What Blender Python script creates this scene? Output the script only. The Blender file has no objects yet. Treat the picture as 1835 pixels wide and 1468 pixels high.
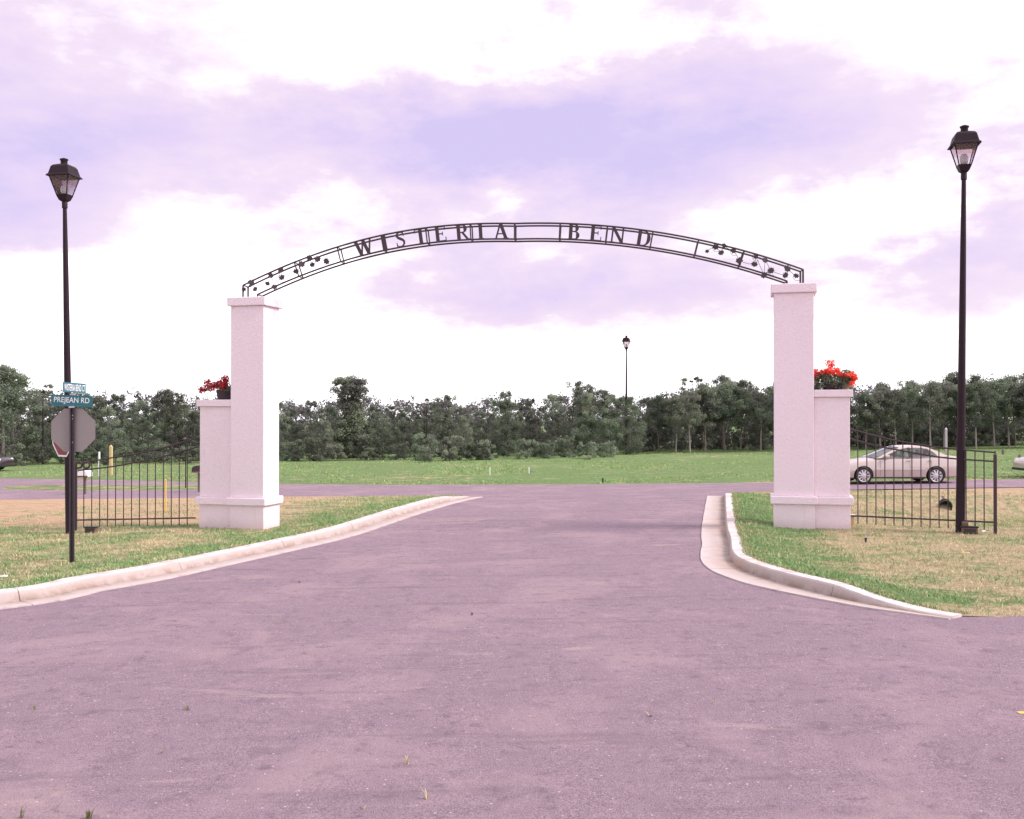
import bpy, bmesh, math, random
import numpy as np
from mathutils import Vector, Matrix, noise as mnoise
from mathutils.geometry import delaunay_2d_cdt

random.seed(7)
scene = bpy.context.scene
COL = scene.collection
R = math.radians

# ------------------------------------------------------------------ camera
F_PX, CX, CY, HZ, CAM_Z = 1800.0, 917.5, 734.0, 745.0, 2.53
cam_d = bpy.data.cameras.new('camera')
cam_d.sensor_width = 36.0
cam_d.lens = 36.0 * F_PX / 1835.0
cam_d.clip_start = 0.1
cam_d.clip_end = 2000.0
cam = bpy.data.objects.new('camera', cam_d)
COL.objects.link(cam)
cam.location = (0, 0, CAM_Z)
cam.rotation_euler = (R(90) + math.atan((HZ - CY) / F_PX), 0, 0)
scene.camera = cam

# ------------------------------------------------------------------ colour management
scene.view_settings.view_transform = 'Standard'
scene.view_settings.look = 'None'
scene.view_settings.gamma = 1.0
scene.view_settings.use_curve_mapping = False
scene.view_settings.exposure = 0.6
scene.cycles.max_bounces = 5
scene.cycles.diffuse_bounces = 3
scene.cycles.glossy_bounces = 2
scene.cycles.transparent_max_bounces = 8
scene.cycles.caustics_reflective = False
scene.cycles.caustics_refractive = False

# ------------------------------------------------------------------ sun
SUN_EL, SUN_AZ = R(42), R(101)          # azimuth from +Y towards +X
sun_d = bpy.data.lights.new('sun', 'SUN')
sun_d.energy = 2.9
sun_d.angle = R(20)
sun_d.color = (1.0, 0.88, 0.85)
sun = bpy.data.objects.new('sun', sun_d)
COL.objects.link(sun)
sdir = Vector((math.sin(SUN_AZ) * math.cos(SUN_EL), math.cos(SUN_AZ) * math.cos(SUN_EL), math.sin(SUN_EL)))
sun.rotation_euler = (-sdir).to_track_quat('-Z', 'Y').to_euler()
sun.location = sdir * 60

# ------------------------------------------------------------------ node helper
class NT:
    def __init__(self, tree):
        self.t = tree
        self.n = tree.nodes
        self.l = tree.links
    def new(self, kind, **kw):
        nd = self.n.new(kind)
        for k, v in kw.items():
            setattr(nd, k, v)
        return nd
    def put(self, sock, v):
        if isinstance(v, bpy.types.NodeSocket):
            self.l.new(v, sock)
        else:
            sock.default_value = v
    def math(self, op, a, b=0.0, c=None, clamp=False):
        nd = self.new('ShaderNodeMath', operation=op)
        nd.use_clamp = clamp
        self.put(nd.inputs[0], a)
        self.put(nd.inputs[1], b)
        if c is not None:
            self.put(nd.inputs[2], c)
        return nd.outputs[0]
    def mix(self, f, a, b, blend='MIX'):
        nd = self.new('ShaderNodeMix', data_type='RGBA', blend_type=blend)
        self.put(nd.inputs[0], f)
        for s, v in ((nd.inputs[6], a), (nd.inputs[7], b)):
            if isinstance(v, tuple) and len(v) == 3:
                v = v + (1.0,)
            self.put(s, v)
        return nd.outputs[2]
    def noise(self, vec, scale, detail=4.0, rough=0.55, dist=0.0):
        nd = self.new('ShaderNodeTexNoise')
        if vec is not None:
            self.l.new(vec, nd.inputs['Vector'])
        nd.inputs['Scale'].default_value = scale
        nd.inputs['Detail'].default_value = detail
        nd.inputs['Roughness'].default_value = rough
        nd.inputs['Distortion'].default_value = dist
        return nd.outputs[0]
    def ramp(self, f, stops):
        nd = self.new('ShaderNodeValToRGB')
        el = nd.color_ramp.elements
        while len(el) < len(stops):
            el.new(0.5)
        for e, (p, c) in zip(el, stops):
            e.position = p
            e.color = c if len(c) == 4 else tuple(c) + (1.0,)
        self.put(nd.inputs[0], f)
        return nd.outputs[0]
    def sstep(self, v, lo, hi):
        nd = self.new('ShaderNodeMapRange', interpolation_type='SMOOTHSTEP')
        self.put(nd.inputs[0], v)
        nd.inputs[1].default_value = lo
        nd.inputs[2].default_value = hi
        return nd.outputs[0]
    def scaled(self, vec, s):
        nd = self.new('ShaderNodeVectorMath', operation='MULTIPLY')
        self.l.new(vec, nd.inputs[0])
        nd.inputs[1].default_value = s
        return nd.outputs[0]

# ------------------------------------------------------------------ world: hazy sky with broken lavender clouds
world = bpy.data.worlds.new('World')
scene.world = world
world.use_nodes = True
W = NT(world.node_tree)
W.n.clear()
out = W.new('ShaderNodeOutputWorld')
bg = W.new('ShaderNodeBackground')
W.l.new(bg.outputs[0], out.inputs[0])
sky = W.new('ShaderNodeTexSky', sky_type='NISHITA')
sky.sun_disc = False
sky.sun_elevation = SUN_EL
sky.sun_rotation = SUN_AZ
sky.air_density, sky.dust_density, sky.ozone_density = 1.0, 3.0, 1.0
tc = W.new('ShaderNodeTexCoord')
sep = W.new('ShaderNodeSeparateXYZ')
W.l.new(tc.outputs['Generated'], sep.inputs[0])
dx, dy, dz = sep.outputs
az = W.math('ARCTAN2', dx, dy)
el = W.math('ARCSINE', dz)
comb = W.new('ShaderNodeCombineXYZ')
W.put(comb.inputs[0], W.math('MULTIPLY', az, 1.0))
W.put(comb.inputs[1], W.math('MULTIPLY', el, 2.2))
W.put(comb.inputs[2], 0.37)
cvec = comb.outputs[0]
n_big = W.noise(cvec, 2.6, 4, 0.55, 0.0)
nm_ = W.new('ShaderNodeTexNoise')
W.l.new(cvec, nm_.inputs['Vector'])
nm_.inputs['Scale'].default_value = 8.0
nm_.inputs['Detail'].default_value = 6
nm_.inputs['Roughness'].default_value = 0.62
n_mid = nm_.outputs[0]
wob = W.new('ShaderNodeVectorMath', operation='MULTIPLY_ADD')
W.l.new(nm_.outputs['Color'], wob.inputs[0])
wob.inputs[1].default_value = (0.16, 0.10, 0)
ae = W.new('ShaderNodeCombineXYZ')
W.put(ae.inputs[0], W.math('SUBTRACT', az, 0.08))
W.put(ae.inputs[1], W.math('SUBTRACT', el, 0.05))
W.l.new(ae.outputs[0], wob.inputs[2])
aew = wob.outputs[0]
def px_dir(u, v):
    a = math.atan2(u - CX, F_PX)
    e = math.atan2(HZ - v, math.hypot(F_PX, u - CX))
    return a, e
# cloud banks: (u, v, half width px, half height px, weight); dark banks +, bright gaps -
BANKS = [(90, 215, 210, 105, 1.15), (-40, 400, 150, 40, 1.0), (330, 250, 170, 45, .55), (700, 245, 240, 55, 1.05),
         (1000, 235, 260, 75, .75), (1250, 190, 330, 95, 1.0), (1130, 350, 190, 75, .95), (1560, 215, 130, 60, .5),
         (900, 530, 210, 62, 1.1), (1030, 560, 160, 40, .6), (1640, 525, 170, 55, .85), (1800, 430, 120, 70, .55),
         (1250, 530, 140, 40, .5), (640, 420, 170, 40, .45), (430, 560, 200, 40, .25), (-300, 250, 240, 120, .9),
         (2150, 300, 240, 120, .8), (150, 40, 220, 60, .45), (520, 110, 230, 100, -.75), (880, 60, 260, 60, -.6), (880, 370, 60, 50, -.6),
         (380, 400, 90, 28, -.7), (1480, 400, 230, 60, -1.0), (1700, 90, 160, 150, -.9), (620, 620, 260, 60, -.9),
         (1350, 660, 420, 60, -1.0), (150, 560, 260, 90, -.8), (120, 470, 120, 40, -.4)]
acc = None
for (u, v, sw, sh, wt) in BANKS:
    a0, e0 = px_dir(u, v)
    sa, se = F_PX / sw * 0.93, F_PX / sh * 0.97
    q = W.new('ShaderNodeVectorMath', operation='MULTIPLY_ADD')
    W.l.new(aew, q.inputs[0])
    q.inputs[1].default_value = (sa, se, 0)
    q.inputs[2].default_value = (-a0 * sa, -e0 * se, 0)
    r2 = W.new('ShaderNodeVectorMath', operation='DOT_PRODUCT')
    W.l.new(q.outputs[0], r2.inputs[0])
    W.l.new(q.outputs[0], r2.inputs[1])
    g = W.math('POWER', 0.45, r2.outputs['Value'])
    acc = W.math('MULTIPLY_ADD', g, wt, 0.0 if acc is None else acc)
dens = W.math('ADD', W.math('MULTIPLY', acc, 0.46), W.math('MULTIPLY', W.math('SUBTRACT', n_big, 0.5), 1.1))
dens = W.math('ADD', dens, W.math('MULTIPLY', W.math('SUBTRACT', n_mid, 0.5), 1.35))
dens = W.math('ADD', dens, W.math('MULTIPLY', W.math('SUBTRACT', W.noise(cvec, 30.0, 3, 0.6), 0.5), 0.35))
dens = W.math('ADD', dens, 0.25)
low = W.sstep(el, 0.02, 0.14)                         # towards the horizon the haze is white
dens = W.math('MULTIPLY', dens, W.math('MULTIPLY', low, 0.88))
K = 10.0
cl = W.ramp(dens, [(0.0, (1.22, 1.18, 1.22)), (0.17, (.76, .71, .76)), (0.38, (.645, .535, .655)), (0.70, (.575, .470, .650)), (1.0, (.480, .415, .640))])
cl10 = W.mix(1.0, cl, (K, K, K), 'MULTIPLY')
thin = W.math('MULTIPLY', W.sstep(dens, 0.05, 0.6), -0.06)
cover = W.math('ADD', 0.97, thin)
W.put(bg.inputs[0], W.mix(cover, sky.outputs[0], cl10))
bg.inputs[1].default_value = 0.1

# ------------------------------------------------------------------ materials
def mat(name):
    m = bpy.data.materials.new(name)
    m.use_nodes = True
    t = NT(m.node_tree)
    b = m.node_tree.nodes['Principled BSDF']
    return m, t, b

def bump(t, b, h, strength, dist=0.02):
    nd = t.new('ShaderNodeBump')
    nd.inputs['Strength'].default_value = strength
    nd.inputs['Distance'].default_value = dist
    t.put(nd.inputs['Height'], h)
    t.l.new(nd.outputs[0], b.inputs['Normal'])

def simple(name, c, rough=0.6, metal=0.0, var=0.12, scale=6.0, bmp=0.0, spec=0.4):
    m, t, b = mat(name)
    co = t.new('ShaderNodeTexCoord').outputs['Object']
    n = t.noise(co, scale, 5, 0.6)
    lo = tuple(x * (1 - var) for x in c)
    hi = tuple(min(1, x * (1 + var)) for x in c)
    t.put(b.inputs['Base Color'], t.mix(n, lo, hi))
    b.inputs['Roughness'].default_value = rough
    b.inputs['Metallic'].default_value = metal
    b.inputs['Specular IOR Level'].default_value = spec
    if bmp:
        bump(t, b, t.noise(co, scale * 8, 4, 0.6), bmp, 0.01)
    return m

def m_asphalt():
    m, t, b = mat('asphalt')
    co = t.new('ShaderNodeTexCoord').outputs['Object']
    grain = t.noise(co, 95, 3, 0.7)
    grain2 = t.noise(co, 28, 4, 0.7)
    blot = t.noise(co, 0.55, 6, 0.6, 0.6)
    blot2 = t.noise(co, 2.3, 5, 0.65)
    streak = t.noise(t.scaled(co, (0.25, 2.6, 1)), 1.2, 6, 0.65, 0.4)
    c = t.ramp(grain, [(0.28, (.104, .075, .098)), (0.5, (.244, .178, .220)), (0.72, (.42, .318, .375))])
    c = t.mix(t.math('MULTIPLY', t.sstep(grain2, .5, .72), .35), c, (.40, .30, .33))
    c = t.mix(t.math('MULTIPLY', t.sstep(blot, .47, .64), .38), c, (.40, .29, .31))
    c = t.mix(t.math('MULTIPLY', t.sstep(blot2, .53, .70), .42), c, (.165, .120, .150))
    c = t.mix(t.math('MULTIPLY', t.sstep(streak, .54, .72), .6), c, (.165, .125, .150))
    mott = t.noise(t.scaled(co, (1, 1.0, 1)), 6.5, 6, .7, .3)
    c = t.mix(t.math('MULTIPLY', t.sstep(mott, .46, .28), .65), c, (.125, .090, .118))
    c = t.mix(t.math('MULTIPLY', t.sstep(mott, .54, .72), .55), c, (.37, .275, .325))
    dust = t.noise(t.scaled(co, (0.5, 1.6, 1)), 0.9, 5, 0.6, 0.8)
    c = t.mix(t.math('MULTIPLY', t.sstep(dust, .63, .72), .45), c, (.47, .36, .33))
    v = t.new('ShaderNodeTexVoronoi', feature='F1')
    t.l.new(co, v.inputs['Vector'])
    v.inputs['Scale'].default_value = 9.0
    c = t.mix(t.math('MULTIPLY', t.math('LESS_THAN', v.outputs['Distance'], 0.075), .8), c, (.62, .52, .52))
    vc = t.new('ShaderNodeTexVoronoi', feature='DISTANCE_TO_EDGE')
    wco = t.new('ShaderNodeVectorMath', operation='ADD')
    nn = t.new('ShaderNodeTexNoise')
    nn.inputs['Scale'].default_value = 2.2
    nn.inputs['Detail'].default_value = 6
    t.l.new(co, nn.inputs['Vector'])
    sc_ = t.new('ShaderNodeVectorMath', operation='SCALE')
    t.l.new(nn.outputs['Color'], sc_.inputs[0])
    sc_.inputs['Scale'].default_value = 0.9
    t.l.new(co, wco.inputs[0])
    t.l.new(sc_.outputs[0], wco.inputs[1])
    t.l.new(wco.outputs[0], vc.inputs['Vector'])
    vc.inputs['Scale'].default_value = 0.33
    crack = t.math('MULTIPLY', t.math('LESS_THAN', vc.outputs['Distance'], 0.004), t.sstep(t.noise(co, .8, 3, .5), .60, .7))
    c = t.mix(t.math('MULTIPLY', crack, .4), c, (.13, .10, .11))
    t.put(b.inputs['Base Color'], c)
    b.inputs['Roughness'].default_value = 0.92
    b.inputs['Specular IOR Level'].default_value = 0.25
    h = t.math('ADD', t.math('MULTIPLY', grain, .6), t.math('MULTIPLY', grain2, .6))
    h = t.math('SUBTRACT', h, t.math('MULTIPLY', crack, .8))
    bump(t, b, t.math('ADD', h, t.math('MULTIPLY', mott, 1.2)), 0.7, 0.03)
    return m

def m_ground(name, zone=True):
    """turf and bare soil: the 'dry' and 'bare' attributes say where grass gives way to straw and sand"""
    m, t, b = mat(name)
    co = t.new('ShaderNodeTexCoord').outputs['Object']
    at = t.new('ShaderNodeAttribute', attribute_name='zone')
    s = t.new('ShaderNodeSeparateColor')
    t.l.new(at.outputs['Color'], s.inputs[0])
    dry, bare = s.outputs[0], s.outputs[1]
    n1 = t.noise(co, 1.4, 6, .65, .5)
    n2 = t.noise(co, 9, 5, .7)
    n3 = t.noise(co, 45, 3, .7)
    green = t.ramp(n2, [(.3, (.110, .195, .080)), (.5, (.185, .300, .115)), (.72, (.32, .38, .18))])
    straw = t.ramp(n2, [(.28, (.34, .26, .17)), (.5, (.55, .445, .285)), (.72, (.68, .58, .40))])
    soil = t.ramp(n2, [(.22, (.32, .19, .125)), (.42, (.60, .41, .265)), (.75, (.76, .57, .40))])
    d = t.math('ADD', dry, t.math('MULTIPLY', t.math('SUBTRACT', n1, .5), 1.9))
    d = t.math('ADD', d, t.math('MULTIPLY', t.math('SUBTRACT', n3, .5), .5))
    c = t.mix(t.sstep(d, .30, .70), green, straw)
    e = t.math('ADD', bare, t.math('MULTIPLY', t.math('SUBTRACT', t.noise(co, 2.2, 6, .65, .6), .5), 1.4))
    c = t.mix(t.sstep(e, .42, .66), c, soil)
    patch = t.noise(t.scaled(co, (.5, 1.2, 1)), 1.1, 7, .7, .8)
    c = t.mix(t.math('MULTIPLY', t.sstep(patch, .53, .66), .5), c, (.25, .185, .12))
    c = t.mix(t.math('MULTIPLY', t.sstep(patch, .45, .33), .35), c, (.72, .58, .42))
    t.put(b.inputs['Base Color'], c)
    b.inputs['Roughness'].default_value = 0.95
    b.inputs['Specular IOR Level'].default_value = 0.1
    bump(t, b, t.math('ADD', t.math('ADD', n2, n3), t.math('MULTIPLY', n1, 2.0)), 0.9, 0.08)
    return m

def m_blade():
    m, t, b = mat('grass_blade')
    at = t.new('ShaderNodeAttribute', attribute_name='tint')
    t.l.new(at.outputs['Color'], b.inputs['Base Color'])
    b.inputs['Roughness'].default_value = 0.7
    b.inputs['Specular IOR Level'].default_value = 0.2
    return m

def m_leaf(name, dark, lite, warm):
    m, t, b = mat(name)
    at = t.new('ShaderNodeAttribute', attribute_name='tint')
    s = t.new('ShaderNodeSeparateColor')
    t.l.new(at.outputs['Color'], s.inputs[0])
    oi = t.new('ShaderNodeObjectInfo').outputs['Random']
    c = t.mix(s.outputs[0], dark, lite)
    c = t.mix(t.math('MULTIPLY', s.outputs[1], .55), c, warm)
    gain = t.math('MULTIPLY_ADD', oi, .95, .55)
    gc = t.new('ShaderNodeCombineXYZ')
    for k_ in range(3): t.put(gc.inputs[k_], gain)
    c = t.mix(1.0, c, gc.outputs[0], 'MULTIPLY')
    t.put(b.inputs['Base Color'], c)
    b.inputs['Roughness'].default_value = 0.6
    b.inputs['Specular IOR Level'].default_value = 0.25
    tr = t.new('ShaderNodeBsdfTranslucent')
    t.put(tr.inputs[0], c)
    mx = t.new('ShaderNodeMixShader')
    mx.inputs[0].default_value = 0.40
    t.l.new(b.outputs[0], mx.inputs[1])
    t.l.new(tr.outputs[0], mx.inputs[2])
    t.l.new(mx.outputs[0], m.node_tree.nodes['Material Output'].inputs[0])
    return m

def m_concrete():
    m, t, b = mat('kerb_concrete')
    co = t.new('ShaderNodeTexCoord').outputs['Object']
    n = t.noise(co, 3.0, 7, .68, .4)
    n2 = t.noise(co, 22, 5, .7)
    c = t.ramp(n, [(.30, (.38, .32, .31)), (.48, (.60, .54, .54)), (.70, (.74, .69, .69))])
    c = t.mix(t.math('MULTIPLY', t.sstep(n2, .55, .75), .3), c, (.34, .26, .22))
    silt = t.new('ShaderNodeAttribute', attribute_name='silt').outputs['Fac']
    c = t.mix(t.math('MULTIPLY', t.math('MULTIPLY', silt, t.sstep(n, .25, .6)), .9), c, (.25, .17, .13))
    rust = t.noise(t.scaled(co, (1, .6, 1)), 1.1, 6, .6, .8)
    c = t.mix(t.math('MULTIPLY', t.sstep(rust, .56, .70), .55), c, (.50, .33, .24))
    t.put(b.inputs['Base Color'], c)
    b.inputs['Roughness'].default_value = .9
    b.inputs['Specular IOR Level'].default_value = .2
    bump(t, b, n2, .5, .02)
    return m

def m_stucco():
    m, t, b = mat('stucco')
    co = t.new('ShaderNodeTexCoord').outputs['Object']
    n = t.noise(co, 1.6, 6, .6)
    f = t.noise(co, 60, 4, .7)
    c = t.mix(n, (.87, .725, .82), (.93, .80, .885))
    c = t.mix(t.math('MULTIPLY', t.sstep(t.noise(co, 14, 6, .7), .42, .7), .22), c, (.70, .58, .62))
    run = t.noise(t.scaled(co, (5, 5, .5)), 1.5, 6, .65)
    c = t.mix(t.math('MULTIPLY', t.sstep(run, .58, .8), .35), c, (.66, .55, .55))
    geo = t.new('ShaderNodeSeparateXYZ')
    t.l.new(co, geo.inputs[0])
    splash = t.math('MULTIPLY', t.math('SUBTRACT', 1.0, t.sstep(t.math('ADD', geo.outputs[2], t.math('MULTIPLY', n, .25)), .10, .42)), .45)
    c = t.mix(splash, c, (.56, .43, .38))
    t.put(b.inputs['Base Color'], c)
    b.inputs['Roughness'].default_value = .95
    b.inputs['Specular IOR Level'].default_value = .15
    bump(t, b, t.math('ADD', f, t.noise(co, 18, 5, .65)), .55, .02)
    return m

def m_paint(name, c, rough=.3, metal=.3):
    m, t, b = mat(name)
    co = t.new('ShaderNodeTexCoord').outputs['Object']
    n = t.noise(co, 3, 4, .5)
    t.put(b.inputs['Base Color'], t.mix(n, tuple(x * .92 for x in c), c))
    b.inputs['Metallic'].default_value = metal
    b.inputs['Roughness'].default_value = rough
    b.inputs['Coat Weight'].default_value = .5
    b.inputs['Coat Roughness'].default_value = .08
    return m

def m_glass(name, c=(.9, .9, .95), alpha=.35, rough=.05):
    m, t, b = mat(name)
    tr = t.new('ShaderNodeBsdfTransparent')
    tr.inputs[0].default_value = c + (1,)
    gl = t.new('ShaderNodeBsdfGlossy')
    gl.inputs['Roughness'].default_value = rough
    fr = t.new('ShaderNodeFresnel')
    fr.inputs[0].default_value = 1.5
    mx = t.new('ShaderNodeMixShader')
    t.put(mx.inputs[0], t.math('ADD', fr.outputs[0], alpha, clamp=True))
    t.l.new(tr.outputs[0], mx.inputs[1])
    t.l.new(gl.outputs[0], mx.inputs[2])
    t.l.new(mx.outputs[0], m.node_tree.nodes['Material Output'].inputs[0])
    return m

def m_bark(name, c):
    m, t, b = mat(name)
    co = t.new('ShaderNodeTexCoord').outputs['Object']
    n = t.noise(t.scaled(co, (8, 8, 1.5)), 2.0, 6, .7)
    t.put(b.inputs['Base Color'], t.mix(n, tuple(x * .55 for x in c), tuple(x * 1.35 for x in c)))
    b.inputs['Roughness'].default_value = .95
    bump(t, b, n, .6, .03)
    return m

def m_lens():
    m, t, b = mat('lamp_refractor')
    co = t.new('ShaderNodeTexCoord').outputs['Object']
    wv = t.new('ShaderNodeTexWave')
    t.l.new(co, wv.inputs['Vector'])
    wv.inputs['Scale'].default_value = 14
    c = t.mix(wv.outputs['Fac'], (.78, .62, .60), (.90, .78, .76))
    tr = t.new('ShaderNodeBsdfTranslucent')
    t.put(tr.inputs[0], c)
    t.put(b.inputs['Base Color'], c)
    mx = t.new('ShaderNodeMixShader')
    mx.inputs[0].default_value = .6
    t.l.new(b.outputs[0], mx.inputs[1])
    t.l.new(tr.outputs[0], mx.inputs[2])
    cl_ = t.new('ShaderNodeBsdfTransparent')
    cl_.inputs[0].default_value = (.97, .86, .86, 1)
    m2_ = t.new('ShaderNodeMixShader')
    m2_.inputs[0].default_value = .80
    t.l.new(mx.outputs[0], m2_.inputs[1])
    t.l.new(cl_.outputs[0], m2_.inputs[2])
    mx = m2_
    t.l.new(mx.outputs[0], m.node_tree.nodes['Material Output'].inputs[0])
    return m

M = dict(
    asphalt=m_asphalt(), turf=m_ground('turf'), blade=m_blade(), concrete=m_concrete(), stucco=m_stucco(),
    leaf=m_leaf('foliage', (.100, .110, .100), (.245, .320, .205), (.32, .34, .24)),
    leafd=m_leaf('foliage_dark', (.104, .096, .104), (.235, .285, .185), (.30, .30, .21)),  # purple of the tree shadows is put into the dark leaf colour
    leafw=m_leaf('foliage_deep', (.088, .074, .096), (.150, .160, .140), (.18, .17, .15)),  # shade inside the wood is coloured into these leaves as purple-dark
    leafr=m_leaf('red_flower', (.40, .030, .028), (.78, .11, .07), (.85, .24, .13)),
    leafm=m_leaf('maroon_leaf', (.30, .030, .040), (.72, .085, .095), (.85, .24, .20)),
    bark=m_bark('bark', (.16, .13, .125)), barkp=m_bark('bark_pale', (.34, .29, .28)),
    iron=simple('wrought_iron', (.060, .038, .050), .5, .2, .25, 12),
    bronze=simple('lamp_bronze', (.020, .009, .016), .55, .0, .3, 5, spec=.22),
    lamp_glass=m_glass('lamp_glass', (.97, .94, .96), .02, .15),
    lamp_lens=m_lens(),
    lamp_white=simple('lamp_bulb', (.85, .83, .86), .3, 0, .05, 8),
    alu=simple('sign_aluminium', (.27, .235, .245), .55, .25, .08, 3),
    steel=simple('post_steel', (.085, .070, .085), .55, .5, .3, 14),
    galv=simple('galvanised', (.50, .45, .50), .45, .5, .15, 14),
    teal=simple('sign_blue_green', (.020, .150, .190), .4, 0, .08, 4),
    white=simple('white_sheeting', (.82, .82, .86), .5, 0, .05, 6),
    red=simple('sign_red', (.22, .022, .045), .5, 0, .12, 6),
    paint=m_paint('champagne_paint', (.62, .53, .50), .28, .45),
    paint_dk=m_paint('dark_maroon_paint', (.060, .040, .055), .25, .3),
    carglass=m_glass('car_glass', (.62, .66, .68), .06, .02),
    rubber=simple('tyre_rubber', (.022, .020, .023), .85, 0, .2, 20),
    rim=simple('alloy_rim', (.66, .63, .66), .3, .55, .05, 10),
    black=simple('black_trim', (.018, .016, .02), .6, 0, .1, 8),
    tail=simple('tail_lamp_red', (.45, .02, .03), .2, 0, .1, 8),
    clear=simple('head_lamp_clear', (.72, .72, .76), .12, .2, .1, 8),
    pot=simple('pot_dark', (.050, .036, .042), .7, 0, .2, 10),
    brown=simple('brown_box', (.17, .105, .080), .7, 0, .25, 20, .3),
    yellow=simple('yellow_paint', (.74, .50, .10), .7, 0, .2, 14),
    wood=simple('pale_timber', (.58, .45, .24), .8, 0, .2, 14, .3),
    pvc=simple('black_pipe', (.018, .015, .022), .6, 0, .2, 10),
    seat=simple('seat_cloth', (.12, .10, .105), .9, 0, .15, 10),
    tan=simple('straw_blade', (.50, .42, .25), .8, 0, .3, 20),
)

# ------------------------------------------------------------------ object helpers
def tag(o, label=None, cat=None, group=None, kind=None):
    if label: o['label'] = label
    if cat: o['category'] = cat
    if group: o['group'] = group
    if kind: o['kind'] = kind
    return o

def link(name, me, material=None, parent=None, smooth=False):
    if material is not None and not me.materials:
        me.materials.append(material)
    if smooth and len(me.polygons):
        me.polygons.foreach_set('use_smooth', [True] * len(me.polygons))
    o = bpy.data.objects.new(name, me)
    COL.objects.link(o)
    o.parent = parent
    return o

def empty(name, loc=(0, 0, 0), rz=0.0):
    o = bpy.data.objects.new(name, None)
    COL.objects.link(o)
    o.location = loc
    o.rotation_euler = (0, 0, rz)
    o.empty_display_size = .2
    return o

def copy_tree(o, parent=None):
    c = o.copy()
    COL.objects.link(c)
    c.parent = parent
    for ch in [x for x in bpy.data.objects if x.parent == o]:
        copy_tree(ch, c)
    return c

class MB:
    """collects geometry for ONE mesh"""
    def __init__(s):
        s.v, s.f = [], []
    def add(s, vs, fs):
        b = len(s.v)
        s.v += [tuple(p) for p in vs]
        s.f += [tuple(i + b for i in f) for f in fs]
        return s
    def box(s, x0, x1, y0, y1, z0, z1):
        return s.add([(x0, y0, z0), (x1, y0, z0), (x1, y1, z0), (x0, y1, z0), (x0, y0, z1), (x1, y0, z1), (x1, y1, z1), (x0, y1, z1)],
                     [(0, 3, 2, 1), (4, 5, 6, 7), (0, 1, 5, 4), (1, 2, 6, 5), (2, 3, 7, 6), (3, 0, 4, 7)])
    def tube(s, pts, rad, n=8, closed=False, cap=True):
        pts = [Vector(p) for p in pts]
        k = len(pts)
        rad = [rad] * k if not isinstance(rad, (list, tuple)) else rad
        b = len(s.v)
        up = None
        for i, p in enumerate(pts):
            if closed:
                t = pts[(i + 1) % k] - pts[i - 1]
            else:
                t = pts[min(i + 1, k - 1)] - pts[max(i - 1, 0)]
            t.normalize()
            if up is None:
                a = Vector((0, 0, 1)) if abs(t.z) < .9 else Vector((0, 1, 0))
                up = (a - t * a.dot(t)).normalized()
            else:
                up = (up - t * up.dot(t)).normalized()
            sd = t.cross(up)
            for j in range(n):
                an = 2 * math.pi * (j + .5) / n
                s.v.append(tuple(p + (up * math.cos(an) + sd * math.sin(an)) * rad[i]))
        for i in range(k if closed else k - 1):
            i2 = (i + 1) % k
            for j in range(n):
                j2 = (j + 1) % n
                s.f.append((b + i * n + j, b + i * n + j2, b + i2 * n + j2, b + i2 * n + j))
        if cap and not closed:
            s.f.append(tuple(b + j for j in range(n))[::-1])
            s.f.append(tuple(b + (k - 1) * n + j for j in range(n)))
        return s
    def lathe(s, prof, n=16, square=False, rot=0.0, c=(0, 0, 0), cap=True):
        b = len(s.v)
        for (r, z) in prof:
            for j in range(n):
                an = 2 * math.pi * j / n + rot
                s.v.append((c[0] + r * math.cos(an), c[1] + r * math.sin(an), c[2] + z))
        for i in range(len(prof) - 1):
            for j in range(n):
                j2 = (j + 1) % n
                s.f.append((b + i * n + j, b + i * n + j2, b + (i + 1) * n + j2, b + (i + 1) * n + j))
        if cap:
            s.f.append(tuple(b + j for j in range(n))[::-1])
            e = b + (len(prof) - 1) * n
            s.f.append(tuple(e + j for j in range(n)))
        return s
    def prism(s, poly, y0, y1):
        """polygon in x,z extruded along y"""
        n = len(poly)
        vs = [(p[0], y0, p[1]) for p in poly] + [(p[0], y1, p[1]) for p in poly]
        fs = [tuple(range(n)), tuple(range(2 * n - 1, n - 1, -1))]
        for i in range(n):
            j = (i + 1) % n
            fs.append((i, i + n, j + n, j))
        return s.add(vs, fs)
    def mesh(s, name, fix=True):
        me = bpy.data.meshes.new(name)
        me.from_pydata(s.v, [], s.f)
        if fix:
            bm = bmesh.new()
            bm.from_mesh(me)
            bmesh.ops.recalc_face_normals(bm, faces=bm.faces)
            bm.to_mesh(me)
            bm.free()
        me.update()
        return me
    def build(s, name, material, parent=None, smooth=False, bevel=0.0):
        me = s.mesh(name)
        if bevel:
            bm = bmesh.new()
            bm.from_mesh(me)
            bmesh.ops.bevel(bm, geom=[e for e in bm.edges if e.calc_face_angle(0) > .5], offset=bevel, segments=2, affect='EDGES', profile=.5)
            bm.to_mesh(me)
            bm.free()
        o = link(name, me, material, parent)
        if smooth:
            for p in me.polygons:
                p.use_smooth = True
            try:
                me.set_sharp_from_angle(angle=R(40))
            except Exception:
                pass
        return o

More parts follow.
